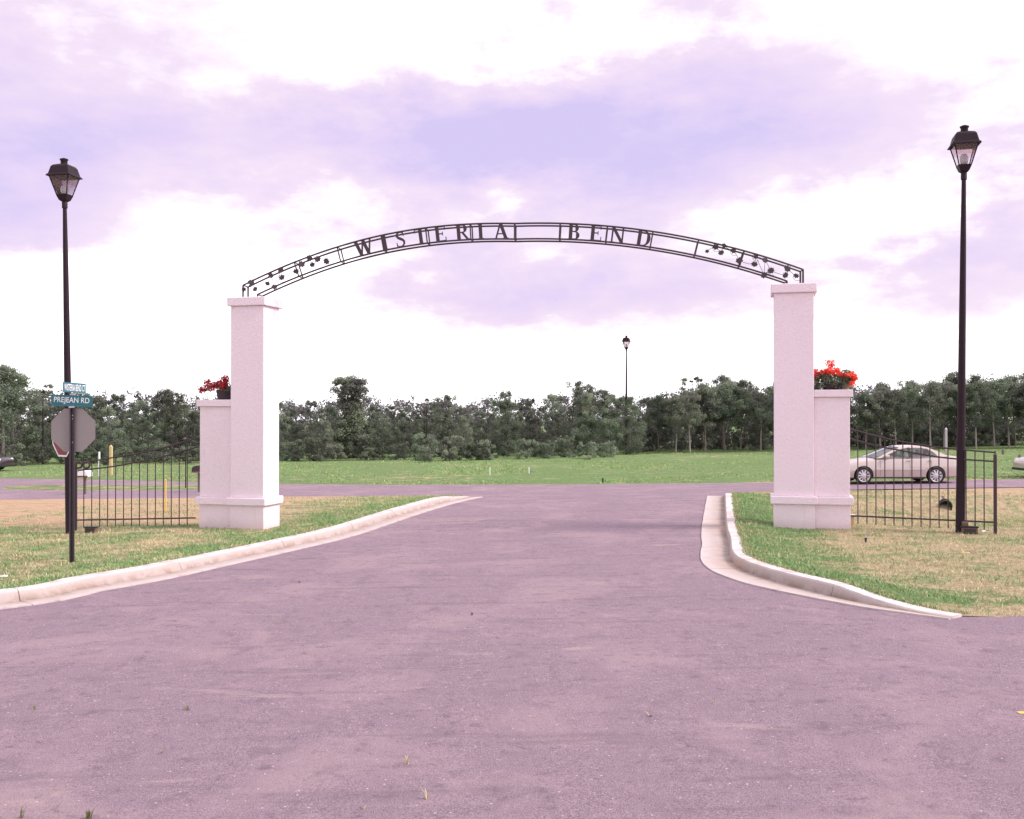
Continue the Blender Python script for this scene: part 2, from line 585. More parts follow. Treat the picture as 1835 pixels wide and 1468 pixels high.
def flat_union(polys, y0, y1):
    """union of x,z polygons as one solid plate between y0 and y1"""
    vs, fs = [], []
    for p in polys:
        b = len(vs)
        vs += [Vector((q[0], q[1])) for q in p]
        fs.append(list(range(b, b + len(p))))
    ov, oe, of, _a, _b, src = delaunay_2d_cdt(vs, [], fs, 1, 1e-5)
    of = [f for f, q in zip(of, src) if q]
    bm = bmesh.new()
    bv = [bm.verts.new((p.x, y0, p.y)) for p in ov]
    for f in of:
        try:
            bm.faces.new([bv[i] for i in f])
        except ValueError:
            pass
    r = bmesh.ops.extrude_face_region(bm, geom=list(bm.faces))
    for g in r['geom']:
        if isinstance(g, bmesh.types.BMVert):
            g.co.y = y1
    loose = [v for v in bm.verts if not v.link_faces]
    bmesh.ops.delete(bm, geom=loose, context='VERTS')
    bmesh.ops.recalc_face_normals(bm, faces=bm.faces)
    me = bpy.data.meshes.new('plate')
    bm.to_mesh(me)
    bm.free()
    return me

# ------------------------------------------------------------------ terrain
def sm(a, b, x):
    t = min(1.0, max(0.0, (x - a) / (b - a)))
    return t * t * (3 - 2 * t)

def h0(x, y):
    xx = max(-70.0, min(70.0, x))
    return 0.012 * xx - 0.25 * sm(28, 39, y)

KGRID = {}
def kerb_dist(x, y):
    """distance to the back of the nearer kerb, from a table filled once the kerb lines are known"""
    if not KGRID:
        return 0.0
    g, x0, y0, st = KGRID['l' if x < KGRID['split'] else 'r']
    i, j = int(round((x - x0) / st)), int(round((y - y0) / st))
    if 0 <= i < g.shape[0] and 0 <= j < g.shape[1]:
        return float(g[i, j])
    return 9.0

def rise(x, y):
    r = 0.135 * (1 - sm(.15, 1.3, kerb_dist(x, y))) * (1 - sm(29.5, 32.8, y))
    if x > 0:
        r *= sm(12.5, 14.0, y)
    return r + 0.012

def ditch(x, y):
    if x < 8:
        return 0.0
    d = y - 27.75
    return -0.42 * math.exp(-(d / (3.6 if d < 0 else .45)) ** 2) * sm(9.2, 11.2, x)

def gz(x, y):
    """height of the turf"""
    b = 0.025 * mnoise.noise(Vector((x * .35, y * .35, 1.7))) + 0.010 * mnoise.noise(Vector((x * 1.6, y * 1.6, 4.1)))
    return h0(x, y) + rise(x, y) + b * sm(.0, .1, rise(x, y)) + ditch(x, y)

def on_plane(u, v, extra=0.0):
    """where a ground point of the measured survey lies in the world"""
    d = 20.0
    for _ in range(40):
        x = (u - CX) / F_PX * d
        d = (CAM_Z - h0(x, d) - extra) * F_PX / (v - HZ)
    return Vector(((u - CX) / F_PX * d, d))

def at_depth(u, v, d):
    return Vector(((u - CX) / F_PX * d, d, CAM_Z + (HZ - v) / F_PX * d))

def catmull(pts, n):
    P = [pts[0] * 2 - pts[1]] + pts + [pts[-1] * 2 - pts[-2]]
    o = []
    for i in range(1, len(P) - 2):
        for k in range(n):
            t = k / n
            a, b, c, d = P[i - 1], P[i], P[i + 1], P[i + 2]
            o.append(.5 * ((2 * b) + (c - a) * t + (2 * a - 5 * b + 4 * c - d) * t * t + (3 * b - a - 3 * c + d) * t ** 3))
    o.append(P[-2].copy())
    return o

def resample(pts, step):
    o, acc_ = [pts[0].copy()], 0.0
    for a, b in zip(pts, pts[1:]):
        L = (b - a).length
        while L > 1e-9 and acc_ + L >= step:
            t = (step - acc_) / L
            a = a.lerp(b, t)
            o.append(a.copy())
            L = (b - a).length
            acc_ = 0.0
        acc_ += L
    if (o[-1] - pts[-1]).length > step * .3:
        o.append(pts[-1].copy())
    return o

KL = [on_plane(u, v, .13) for u, v in [(0, 1061), (123, 1039), (245, 1019), (353, 997), (471, 973), (589, 947), (711, 911), (829, 884)]]
KL = [Vector((-60, 8.6)), Vector((-30, 9.2)), Vector((-16, 10.2)), Vector((-10.2, 12.1))] + KL
KR = [on_plane(1311, 886, .06), on_plane(1319, 937, .13), on_plane(1328, 964, .13), on_plane(1334, 990, .13), on_plane(1356, 1007, .13),
      on_plane(1394, 1020, .13), on_plane(1442, 1033, .13), on_plane(1511, 1049, .13), on_plane(1581, 1068, .10), on_plane(1650, 1086, .05), on_plane(1724, 1105, .0)]
KL = resample(catmull(KL, 10), .30)
KR = resample(catmull(KR, 10), .18)

KGRID['split'] = 1.5
for key_, line_, x0_, x1_ in (('l', KL, -32.0, 1.6), ('r', KR, 1.4, 32.0)):
    gx_, gy_ = np.meshgrid(np.arange(x0_, x1_, .08), np.arange(8.0, 37.0, .08), indexing='ij')
    dd_ = np.full(gx_.shape, 1e9, np.float32)
    for p_ in line_:
        dd_ = np.minimum(dd_, (gx_ - p_.x) ** 2 + (gy_ - p_.y) ** 2)
    KGRID[key_] = (np.sqrt(dd_), x0_, 8.0, .08)

def offset(pts, d):
    o = []
    for i, p in enumerate(pts):
        t = pts[min(i + 1, len(pts) - 1)] - pts[max(i - 1, 0)]
        t.normalize()
        o.append(p + Vector((t.y, -t.x)) * d)
    return o

def tri_sheet(name, outline, step, zf, material, inside=None, zone=None, fine=None, sunk=None):
    """a filled outline with inner points, heights from zf"""
    xs = [p[0] for p in outline]
    ys = [p[1] for p in outline]
    vs = [Vector((p[0], p[1])) for p in outline]
    n = len(vs)
    poly = [(p[0], p[1]) for p in outline]
    px, py = np.array([p[0] for p in poly]), np.array([p[1] for p in poly])
    gx, gy = np.meshgrid(np.arange(min(xs), max(xs), step), np.arange(min(ys), max(ys), step))
    gx, gy = gx.ravel(), gy.ravel()
    rng = np.random.default_rng(3)
    gx = gx + rng.uniform(-.3, .3, gx.shape) * step
    gy = gy + rng.uniform(-.3, .3, gy.shape) * step
    if fine is not None:
        fx0, fx1, fy0, fy1, fs = fine
        keep = ~((gx > fx0) & (gx < fx1) & (gy > fy0) & (gy < fy1))
        ax, ay = np.meshgrid(np.arange(fx0, fx1, fs), np.arange(fy0, fy1, fs))
        gx = np.concatenate([gx[keep], ax.ravel() + rng.uniform(-.3, .3, ax.size) * fs])
        gy = np.concatenate([gy[keep], ay.ravel() + rng.uniform(-.3, .3, ay.size) * fs])
    ins = np.zeros(gx.shape, bool)
    j = len(poly) - 1
    for i in range(len(poly)):
        c = ((py[i] > gy) != (py[j] > gy)) & (gx < (px[j] - px[i]) * (gy - py[i]) / (py[j] - py[i] + 1e-12) + px[i])
        ins ^= c
        j = i
    vs += [Vector((float(a), float(b))) for a, b in zip(gx[ins], gy[ins])]
    ov, oe, of, *_ = delaunay_2d_cdt(vs, [(i, (i + 1) % n) for i in range(n)], [], 1, 1e-4)
    me = bpy.data.meshes.new(name)
    sink = {(round(p[0], 3), round(p[1], 3)) for p in (sunk or [])}
    me.from_pydata([(p.x, p.y, h0(p.x, p.y) - .012 if (round(p.x, 3), round(p.y, 3)) in sink else zf(p.x, p.y)) for p in ov], [], [tuple(f) for f in of])
    bm = bmesh.new()
    bm.from_mesh(me)
    for f in bm.faces:
        if f.normal.z < 0:
            f.normal_flip()
    bm.to_mesh(me)
    bm.free()
    if zone is not None:
        a = me.color_attributes.new('zone', 'FLOAT_COLOR', 'POINT')
        dat = np.ones((len(me.vertices), 4), np.float32)
        for i, v_ in enumerate(me.vertices):
            dat[i, 0], dat[i, 1] = zone(v_.co.x, v_.co.y)
        a.data.foreach_set('color', dat.ravel())
    o = link(name, me, material, smooth=True)
    tag(o, kind='structure')
    return o

def zone(x, y):
    """(dry, bare) of the soil cover"""
    if y > 40.5:                                    # far meadow
        d = .16 + .34 * mnoise.noise(Vector((x * .12, y * .2, 2.0)))
        return d, .10 + .25 * sm(14, 20, x) * (1 - sm(44, 52, y))
    if x < 0:
        k = kerb_dist(x, y)
        d = .30 + .22 * sm(.5, 2.4, k)
        bare = .05 + .62 * sm(22.4, 25.0, y) * (1 - sm(-7.2, -4.2, x)) + .25 * sm(29, 33, y) * (1 - sm(-6, -3, x))
        return d, bare
    k = kerb_dist(x, y)
    d = .22 + .44 * sm(.6, 2.2, k)
    d += .6 * (1 - sm(12.5, 13.3, y + .10 * (x - 6)))
    bare = .12 + .45 * sm(26, 31, y) * sm(9, 13, x)
    return d, bare

NEAR_EDGE = lambda x: 34.3 + .012 * x              # near edge of the cross street
def cross_near(x):
    return 33.8 - .05 * min(0, x + 2) * .2 + (.9 if x > 3 else 0) * sm(3, 10, x)

# cross-street corner points: the kerbs end on it
verge_l = [(p.x, p.y) for p in KL] + [(-2.2, 33.9), (-4.5, 34.2), (-9, 34.6), (-16, 35.2), (-30, 35.6), (-60, 36.0)]
verge_r = [(p.x, p.y) for p in KR] + [(6.4, 12.25), (7.2, 12.05), (9, 11.7), (14, 11.2), (30, 10.6), (60, 10.0)] + [(60, 36.6), (30, 35.4), (18, 34.6), (12, 34.2), (8.6, 33.7), (7.4, 32.8)]
asph = [(-60, -14), (60, -14), (60, 10.6), (30, 11.2), (14, 11.8), (9, 12.3), (6.8, 12.8)]
asph += [(p.x + .12, p.y + .1) for p in KR[::-1][4:-2:5]]
asph += [(7.3, 33.2), (9, 34.1), (12, 34.7), (18, 35.1), (30, 35.9), (60, 37.1), (60, 42.6), (30, 41.0), (18, 40.0), (10, 39.9), (2, 40.3), (-6, 41.5),
         (-9, 42.4), (-14, 44.6), (-20, 47.5), (-28, 50.5), (-60, 56), (-60, 35.6), (-30, 35.2), (-16, 34.8), (-9, 34.2), (-4.5, 33.8)]
asph += [(p.x - .12, p.y - .1) for p in KL[::-1][2:-2:6]]
asph += [(-60, 8.0)]
road = tri_sheet('road', asph, 1.6, lambda x, y: h0(x, y), M['asphalt'])
vl = tri_sheet('verge', verge_l, 1.5, gz, M['turf'], zone=zone, fine=(-14, -1, 12, 34, .33), sunk=verge_l[len(KL):])
vr = tri_sheet('verge', verge_r, 1.5, gz, M['turf'], zone=zone, fine=(3.2, 15.5, 12, 34, .33), sunk=verge_r[len(KR):])
ground = tri_sheet('ground', [(-260, -120), (260, -120), (260, 30), (260, 600), (-260, 600), (-260, 30)], 9.0,
                   lambda x, y: h0(x, y) - .035 - .6 * (1 - sm(31.5, 34.5, y)) + .11 * sm(42.5, 47, y) * (1 - sm(68, 80, y)) * (mnoise.noise(Vector((x * .16, y * .22, 3.3))) + .5 * mnoise.noise(Vector((x * .5, y * .6, 8.3)))) * (1 if x > -8 else 0), M['turf'], zone=zone, fine=(-46, 46, 33, 76, 1.1))

# grass islet between the two branches of the street on the left
ISLET = [(-22, 43.4), (-14.5, 42.9), (-9.8, 41.2), (-9.3, 39.8), (-13, 39.6), (-17, 40.0), (-21, 41.4)]
islet = tri_sheet('verge_islet', ISLET, .7,
                  lambda x, y: h0(x, y) + .03, M['turf'], zone=lambda x, y: (.40, .25), sunk=ISLET)
# painted line of the main road
mb = MB()
for i in range(12):
    x0, x1 = 4.22 + i * 3, 4.22 + i * 3 + 3.0
    mb.add([(x0, 8.36, h0(x0, 8) + .004), (x1, 8.36 + .02, h0(x1, 8) + .004), (x1, 8.42 + .02, h0(x1, 8) + .004), (x0, 8.42, h0(x0, 8) + .004)], [(0, 1, 2, 3)])
tag(mb.build('road_line', M['yellow']), kind='structure')

# ------------------------------------------------------------------ kerbs with gutters, cast in lengths
def kerb(name, line, gut, top, bat, seg, taper=0):
    root = empty(name, (0, 0, 0))
    tag(root, kind='structure')
    A, B_, C_, D_, G_ = line, offset(line, top), offset(line, top + bat * .35), offset(line, top + bat), offset(line, top + bat + gut)
    n = len(line)
    i0 = 0
    rnd = random.Random(4)
    while i0 < n - 1:
        i1 = min(i0 + seg, n - 1)
        mb = MB()
        jz = rnd.uniform(-.008, .012)
        rows = []
        for i in range(i0, i1 + 1):
            a, b, c, d, g = [P[i].copy() for P in (A, B_, C_, D_, G_)]
            if taper:
                g = d.lerp(g, .12 + .88 * min(1.0, (n - 1 - i) / taper))
            t = (line[min(i + 1, n - 1)] - line[max(i - 1, 0)]).normalized()
            if i == i0 and i0 > 0:
                for q in (a, b, c, d, g): q += t * .012
            r = (0.135 * (1 - sm(29.5, 32.8, a.y)) * (sm(12.5, 14.0, a.y) if a.x > 0 else 1)) + .012
            w = .012 * mnoise.noise(Vector((a.x * 2, a.y * 2, 9)))
            zb = h0(a.x, a.y)
            zt = zb + r + .012 + jz
            rows += [(a.x, a.y, zb - .12), (a.x, a.y, zt + .002), (b.x, b.y, zt), (c.x, c.y, zt - min(.03, r * .4)),
                     (d.x, d.y, h0(d.x, d.y) + .014), (g.x + w, g.y + w, h0(g.x, g.y) + .020), (g.x + w, g.y + w, h0(g.x, g.y) - .05)]
        k = 7
        fs = []
        m_ = i1 - i0
        for i in range(m_):
            for j in range(k - 1):
                fs.append((i * k + j, (i + 1) * k + j, (i + 1) * k + j + 1, i * k + j + 1))
        fs.append(tuple(range(k)))
        fs.append(tuple(m_ * k + j for j in range(k))[::-1])
        mb.add(rows, fs)
        kl = mb.build('kerb_length', M['concrete'], root)
        sa_ = kl.data.color_attributes.new('silt', 'FLOAT_COLOR', 'POINT')
        lv = (0, 0, .08, .5, 1, .28, 0)
        for q in range(len(kl.data.vertices)):
            z_ = lv[q % 7]
            sa_.data[q].color = (z_, z_, z_, 1)
        i0 = i1
    return root
kerb('kerb', KL, .42, .17, .09, 10)
# the right kerb runs the other way round its lawn, so its line is turned
kerb('kerb', KR, .50, .19, .05, 14, taper=17)

# ------------------------------------------------------------------ gate pillars
TH = R(14)
EX = Vector((math.cos(TH), -math.sin(TH), 0))
EY = Vector((math.sin(TH), math.cos(TH), 0))
PW, PD = .83, .76
PL_F = Vector((-5.64, 22.8, 0)) - EX * PW / 2        # centre of the front face at the ground
PR_F = Vector((5.69, 21.8, 0)) + EX * PW / 2
Z_L0, Z_R0 = -.075, .060
TOP_L, TOP_R = 5.235, 5.385                          # top of the caps
PL_F.z, PR_F.z = Z_L0, Z_R0

def pillar(origin, top, wing_sign, wing_top, label):
    t = empty('gate_pillar', origin, -TH)
    tag(t, label, 'pillar', 'gate pillars')
    H = top - origin.z
    h = PW / 2
    MZ = .56
    MB().box(-h - .012, h + .012, -.012, PD + .012, -.35, MZ - .002).build('plinth', M['stucco'], t, bevel=.012)
    MB().box(-h - .075, h + .075, -.075, PD + .075, MZ, MZ + .17).build('plinth_moulding', M['stucco'], t, bevel=.015)
    MB().box(-h, h, 0, PD, MZ + .172, H - .20).build('shaft', M['stucco'], t, bevel=.012)
    MB().box(-h - .065, h + .065, -.065, PD + .065, H - .198, H).build('cap', M['stucco'], t, bevel=.018)
    # lower wing wall on the outer side
    s = wing_sign
    ww, wd, wr = (.84 if wing_sign < 0 else .74), .56, .09
    a, b = sorted((s * (h + .0), s * (h + ww)))
    HW = wing_top - origin.z
    def wb(o, z0, z1, nm, bev):
        aa, bb = (a - o, b - .004) if s < 0 else (a + .004, b + o)
        if o > .05:
            if s < 0: bb = a + ww - (.0 if nm == 'wing_cap' else .075) - .004
            else: aa = b - ww + (.0 if nm == 'wing_cap' else .075) + .004
        MB().box(aa, bb, wr - o, wr + wd + o, z0, z1).build(nm, M['stucco'], t, bevel=bev)
    wb(.010, -.35, MZ - .004, 'wing_plinth', .01)
    wb(.075, MZ - .002, MZ + .165, 'wing_moulding', .012)
    wb(0, MZ + .167, HW - .16, 'wing_wall', .01)
    wb(.06, HW - .158, HW, 'wing_cap', .015)
    return t
WT_L, WT_R = CAM_Z + 29 * 22.9 / 1800, CAM_Z + 46.5 * 21.6 / 1800
pillar(PL_F, TOP_L, -1, WT_L, 'pale stucco gate pillar with lower wing wall beside the black street sign post')
pillar(PR_F, TOP_R, 1, WT_R, 'pale stucco gate pillar with lower wing wall on the side of the parked car')

# ------------------------------------------------------------------ wrought iron arch
FR_Y, FR_GAP = .20, .32
A_L = PL_F + EX * -.215 + EY * FR_Y
A_R = PR_F + EX * .20 + EY * FR_Y
A_L.z, A_R.z = 0, 0
SPAN = (A_R - A_L).length
AX = (A_R - A_L).normalized()
EYA = Vector((-AX.y, AX.x, 0))
HALF = SPAN / 2
ZL_END, ZR_END = TOP_L + .30, TOP_R + .325
SAG = 1.215
RAD = (HALF ** 2 + SAG ** 2) / (2 * SAG)
GAPR = .35
arch = empty('entrance_arch', (A_L + A_R) / 2 + Vector((0, 0, (ZL_END + ZR_END) / 2)))
tag(arch, 'black wrought iron arch lettered WISTERIA BEND with ivy leaves, spanning the pillars', 'arch')
arch_o = arch.location.copy()
def arch_pt(a, r, back=0.0):
    """angle a from the crown, radius r, in the arch's own frame"""
    t = r * math.sin(a)
    z = r * math.cos(a) - (RAD - SAG) + (ZR_END - ZL_END) * t / SPAN
    if t < 0:
        z += .11 * math.sin(math.pi * min(1.0, -t / HALF))
    return AX * t + EYA * back + Vector((0, 0, z))
A_TOP = math.asin(HALF / RAD)
A_BOT = math.asin((HALF - .345) / (RAD - GAPR))
def arc(r, lim, n=48, back=0.0):
    return [arch_pt(-lim + 2 * lim * i / n, r, back) for i in range(n + 1)]
for bk in (0.0, FR_GAP):
    MB().tube(arc(RAD, A_TOP, back=bk), .021, 6).build('top_rail', M['iron'], arch)
    MB().tube(arc(RAD - GAPR, A_BOT, back=bk), .021, 6).build('bottom_rail', M['iron'], arch)
    for s, ztop in ((-1, TOP_L), (1, TOP_R)):
        p = arch_pt(s * A_TOP, RAD, bk)
        q = arch_pt(s * A_BOT, RAD - GAPR, bk)
        zb = ztop - arch_o.z
        MB().tube([p, Vector((p.x, p.y, zb))], .022, 6).build('leg', M['iron'], arch)
        MB().tube([q, Vector((q.x, q.y, zb))], .022, 6).build('leg', M['iron'], arch)
def u_to_t(u, v=450):
    """place along the arch of a survey reading u"""
    k = (u - CX) / F_PX
    # (A.x + AX.x t) = k (A.y + AX.y t)
    c = arch_o
    return (k * c.y - c.x) / (AX.x - k * AX.y)
for u in (531, 607, 685, 764, 843, 922, 1003, 1087, 1168, 1249, 1330):
    a = math.asin(u_to_t(u) / (RAD - GAPR / 2))
    for bk in (0.0, FR_GAP):
        MB().tube([arch_pt(a, RAD, bk), arch_pt(a, RAD - GAPR, bk)], .016, 6).build('strut', M['iron'], arch)
    for r in (RAD, RAD - GAPR):
        MB().tube([arch_pt(a, r, 0), arch_pt(a, r, FR_GAP)], .013, 5).build('tie', M['iron'], arch)
for s in (-1, 1):
    MB().tube([arch_pt(s * A_TOP, RAD, 0), arch_pt(s * A_TOP, RAD, FR_GAP)], .016, 5).build('tie', M['iron'], arch)
    MB().tube([arch_pt(s * A_BOT, RAD - GAPR, 0), arch_pt(s * A_BOT, RAD - GAPR, FR_GAP)], .016, 5).build('tie', M['iron'], arch)

# serif letters, height 1, drawn as strokes
def bar(x0, y0, x1, y1, w):
    d = Vector((x1 - x0, y1 - y0)).normalized()
    n = Vector((-d.y, d.x)) * w / 2
    return [(x0 - n.x, y0 - n.y), (x1 - n.x, y1 - n.y), (x1 + n.x, y1 + n.y), (x0 + n.x, y0 + n.y)]
def rect(x0, x1, y0, y1):
    return [(x0, y0), (x1, y0), (x1, y1), (x0, y1)]
def vbar(x, y0, y1, w, w2=None):            # upright or slanted stem cut level
    return rect(x - w / 2, x + w / 2, y0, y1)
def slant(x0, x1, w, y0=0.0, y1=1.0):
    return [(x0 - w / 2, y0), (x0 + w / 2, y0), (x1 + w / 2, y1), (x1 - w / 2, y1)]
def ser(x, y, w=.24, up=True):
    e = .055
    return rect(x - w / 2, x + w / 2, y, y + e) if up else rect(x - w / 2, x + w / 2, y - e, y)
def bowl(cx, cy, rx, ry, a0, a1, wmin, wmax, n=12):
    """half ring, thick in its middle, as quads"""
    o = []
    for i in range(n):
        q = []
        for k, out_ in ((i, 1), (i + 1, 1), (i + 1, 0), (i, 0)):
            an = a0 + (a1 - a0) * k / n
            w = wmin + (wmax - wmin) * abs(math.cos(an))
            wy = wmin
            rr = (rx, ry) if out_ else (rx - w, ry - wy)
            q.append((cx + rr[0] * math.cos(an), cy + rr[1] * math.sin(an)))
        o.append(q)
    return o
TK, TN = .23, .11
LET = {}
LET['I'] = [vbar(.2, 0, 1, TK), ser(.2, 0, .40), ser(.2, 1, .40, False)], .40
LET['T'] = [vbar(.40, 0, 1, TK), ser(.40, 0, .38), rect(0, .8, .93, 1), rect(0, .06, .74, 1), rect(.74, .8, .74, 1)], .80
LET['E'] = [vbar(.17, 0, 1, TK), ser(.17, 0, .34), ser(.17, 1, .34, False), rect(.1, .70, .93, 1), rect(.1, .74, 0, .07), rect(.1, .54, .47, .54),
            rect(.645, .70, .74, 1), rect(.685, .74, 0, .27), rect(.49, .54, .38, .63)], .74
LET['A'] = [slant(.12, .43, TN), slant(.78, .45, TK), rect(.24, .64, .30, .37), ser(.12, 0, .30), ser(.78, 0, .36)], .92
LET['W'] = [slant(.36, .10, TK), slant(.36, .60, TN), slant(.86, .60, TK), slant(.86, 1.10, TN), ser(.10, 1, .34, False), ser(.60, 1, .32, False), ser(1.10, 1, .30, False)], 1.2
LET['N'] = [vbar(.14, 0, 1, TN), vbar(.80, 0, 1, TN), slant(.80, .14, TK), ser(.14, 0, .30), ser(.10, 1, .24, False), ser(.80, 1, .30, False)], .95
hp = math.pi / 2
LET['D'] = [vbar(.17, 0, 1, TK), ser(.15, 0, .30), ser(.15, 1, .30, False), rect(.17, .42, .93, 1), rect(.17, .42, 0, .07)] + bowl(.40, .5, .48, .5, -hp, hp, .07, TK), .90
LET['B'] = [vbar(.17, 0, 1, TK), ser(.15, 0, .30), ser(.15, 1, .30, False), rect(.17, .42, .93, 1), rect(.17, .42, .485, .555), rect(.17, .44, 0, .07)] + \
    bowl(.40, .7425, .28, .2575, -hp, hp, .07, TK) + bowl(.42, .27, .33, .27, -hp, hp, .07, TK), .78
LET['R'] = [vbar(.17, 0, 1, TK), ser(.17, 0, .34), ser(.15, 1, .30, False), rect(.17, .44, .93, 1), rect(.17, .44, .46, .53)] + \
    bowl(.42, .73, .31, .27, -hp, hp, .07, TK) + [slant(.76, .42, .18, 0, .48), ser(.80, 0, .24)], .92
spts = [(.56, .70), (.555, .80), (.50, .92), (.38, .965), (.24, .95), (.14, .86), (.13, .74), (.20, .63), (.34, .54), (.48, .45), (.56, .34), (.55, .19), (.46, .075), (.32, .035), (.17, .06), (.085, .17), (.075, .30)]
swid = [.04, .05, .06, .07, .08, .12, .15, .17, .18, .17, .15, .12, .09, .07, .06, .05, .04]
LET['S'] = [], .65
def strip(pts, wid):
    q = []
    for i in range(len(pts) - 1):
        def nrm(k):
            a, b = pts[max(k - 1, 0)], pts[min(k + 1, len(pts) - 1)]
            d = Vector((b[0] - a[0], b[1] - a[1])).normalized()
            return Vector((-d.y, d.x)) * wid[k] / 2
        n0, n1 = nrm(i), nrm(i + 1)
        q.append([(pts[i][0] - n0.x, pts[i][1] - n0.y), (pts[i + 1][0] - n1.x, pts[i + 1][1] - n1.y),
                  (pts[i + 1][0] + n1.x, pts[i + 1][1] + n1.y), (pts[i][0] + n0.x, pts[i][1] + n0.y)])
    return q
LET['S'] = strip(spts, swid) + [rect(.535, .58, .68, .97), rect(.05, .095, .03, .32)], .65
LETTERS = [('W', 652), ('I', 689), ('S', 717), ('T', 753.5), ('E', 789), ('R', 829.5), ('I', 861), ('A', 897.5), ('B', 1029), ('E', 1068), ('N', 1107), ('D', 1154)]
LH = .345
for ch, u in LETTERS:
    polys, wd = LET[ch]
    me = flat_union([[((x - wd / 2) * LH, (z - .5) * LH) for x, z in p] for p in polys], -.012, .012)
    t_ = u_to_t(u)
    a = math.asin(t_ / (RAD - GAPR / 2))
    o = link('letter', me, M['iron'], arch)
    o.location = arch_pt(a, RAD - GAPR / 2, .0) 
    slope = a - math.atan((ZR_END - ZL_END) / SPAN)
    rz = math.atan2(AX.y, AX.x)
    o.matrix_local = Matrix.Translation(o.location) @ Matrix.Rotation(rz, 4, 'Z') @ Matrix.Rotation(slope, 4, 'Y')
    o['label'] = 'iron letter ' + ch

# ivy leaves and tendrils on both ends
leaf_out = [(.05, -.66), (.08, -.34), (.40, -.52), (.52, -.18), (.78, .0), (.55, .22), (.58, .52), (.26, .48), (0, .78), (-.26, .48), (-.58, .52), (-.55, .22), (-.78, .0), (-.52, -.18), (-.40, -.52), (-.08, -.34), (-.05, -.66)]
leaf_me = flat_union([[(x * .102, z * .102) for x, z in leaf_out]], -.007, .007)
LV = [(486, 493), (503, 483.5), (505, 497), (480, 508), (451, 506), (437, 518), (457, 518), (492, 514), (531, 486), (541.5, 473), (559.5, 474), (555, 462), (569, 464), (586, 468)]
RV = [(1267.5, 450), (1283, 442), (1292.5, 452.5), (1298.5, 440), (1315, 449), (1325, 466), (1354.5, 459), (1352.5, 473), (1371.5, 466), (1369.5, 493), (1381.5, 484.5), (1412, 481), (1407.5, 493), (1427.5, 494)]
rl = random.Random(11)
def arch_at(u, v):
    t_ = u_to_t(u)
    p = arch_o + AX * t_
    z = CAM_Z + (HZ - v) / F_PX * p.y
    return AX * t_ + Vector((0, 0, z - arch_o.z))
for grp in (LV, RV):
    ps = []
    for i, (u, v) in enumerate(grp):
        p = arch_at(u, v) + EY * (-.012 - .004 * (i % 5))
        ps.append(p)
        o = link('ivy_leaf', leaf_me, M['iron'], arch)
        s_ = rl.uniform(.78, 1.12) * (.75 if i in (0, 13, 3) and grp is RV else 1)
        o.matrix_local = Matrix.Translation(p) @ Matrix.Rotation(rl.uniform(-.3, .3), 4, 'Z') @ Matrix.Rotation(math.pi + rl.uniform(-1.0, 1.0), 4, 'Y') @ Matrix.Rotation(rl.uniform(-.25, .25), 4, 'X') @ Matrix.Scale(s_, 4)
    order = sorted(ps, key=lambda q: q.x)
    for a, b in zip(order, order[1:]):
        mid = (a + b) / 2 + Vector((0, 0, rl.uniform(-.07, .06)))
        pts = [a.lerp(mid, k / 5).lerp(mid.lerp(b, k / 5), k / 5) + EY * .012 for k in range(6)]
        MB().tube(pts, .0055, 5).build('tendril', M['iron'], arch)
    for a in order[1::3]:
        pts = [a + Vector((.02 * k * math.cos(k * .9), .012, .022 * k * math.sin(k * .9))) for k in range(7)]
        MB().tube(pts, .0045, 5).build('tendril', M['iron'], arch)

# ------------------------------------------------------------------ side railings
def smooth_curve(pts, n=24):
    return catmull([Vector(p) for p in pts], max(2, n // (len(pts) - 1)))
def railing(label, p0, p1, top, second, low_v, bot_v, bar_us, us):
    """p0,p1: ends in plan; rails read off as (u,v)"""
    A = Vector((p0[0], p0[1], 0))
    D = Vector((p1[0] - p0[0], p1[1] - p0[1], 0))
    L = D.length
    D.normalize()
    t = empty('iron_railing', (A.x, A.y, gz(A.x, A.y)), math.atan2(D.y, D.x))
    tag(t, label, 'railing', 'side railings')
    o = t.location
    def tx(u):
        k = (u - CX) / F_PX
        return (k * A.y - A.x) / (D.x - k * D.y)
    def pz(u, v):
        s_ = tx(u)
        y = A.y + D.y * s_
        return s_, CAM_Z + (HZ - v) / F_PX * y - o.z
    def crv(pts):
        c = [Vector((pz(u, v)[0], 0, pz(u, v)[1])) for u, v in pts]
        return catmull(c, 6)
    ct, c2 = crv(top), crv(second)
    MB().tube(ct, .019, 6).build('top_rail', M['iron'], t)
    MB().tube(c2, .019, 6).build('middle_rail', M['iron'], t)
    zl = pz(us[0], low_v)[1]
    zb = pz(us[0], bot_v)[1]
    MB().tube([(tx(us[0]), 0, zl), (tx(us[1]), 0, zl)], .019, 6).build('bottom_rail', M['iron'], t)
    me = MB().tube([(0, 0, 0), (0, 0, 1)], .0115, 6).mesh('bar')
    for u in bar_us:
        s_ = tx(u)
        zt = min(ct, key=lambda q: abs(q.x - s_)).z
        for a, b in zip(ct, ct[1:]):
            if min(a.x, b.x) <= s_ <= max(a.x, b.x):
                zt = a.z + (b.z - a.z) * (s_ - a.x) / (b.x - a.x)
        b_ = link('bar', me, M['iron'], t)
        b_.location = (s_, 0, zb)
        b_.scale = (1, 1, zt - zb)
    return t, tx, pz
PLW = PL_F + EX * -(PW / 2 + .82) + EY * .35
PRW = PR_F + EX * (PW / 2 + .72) + EY * .35
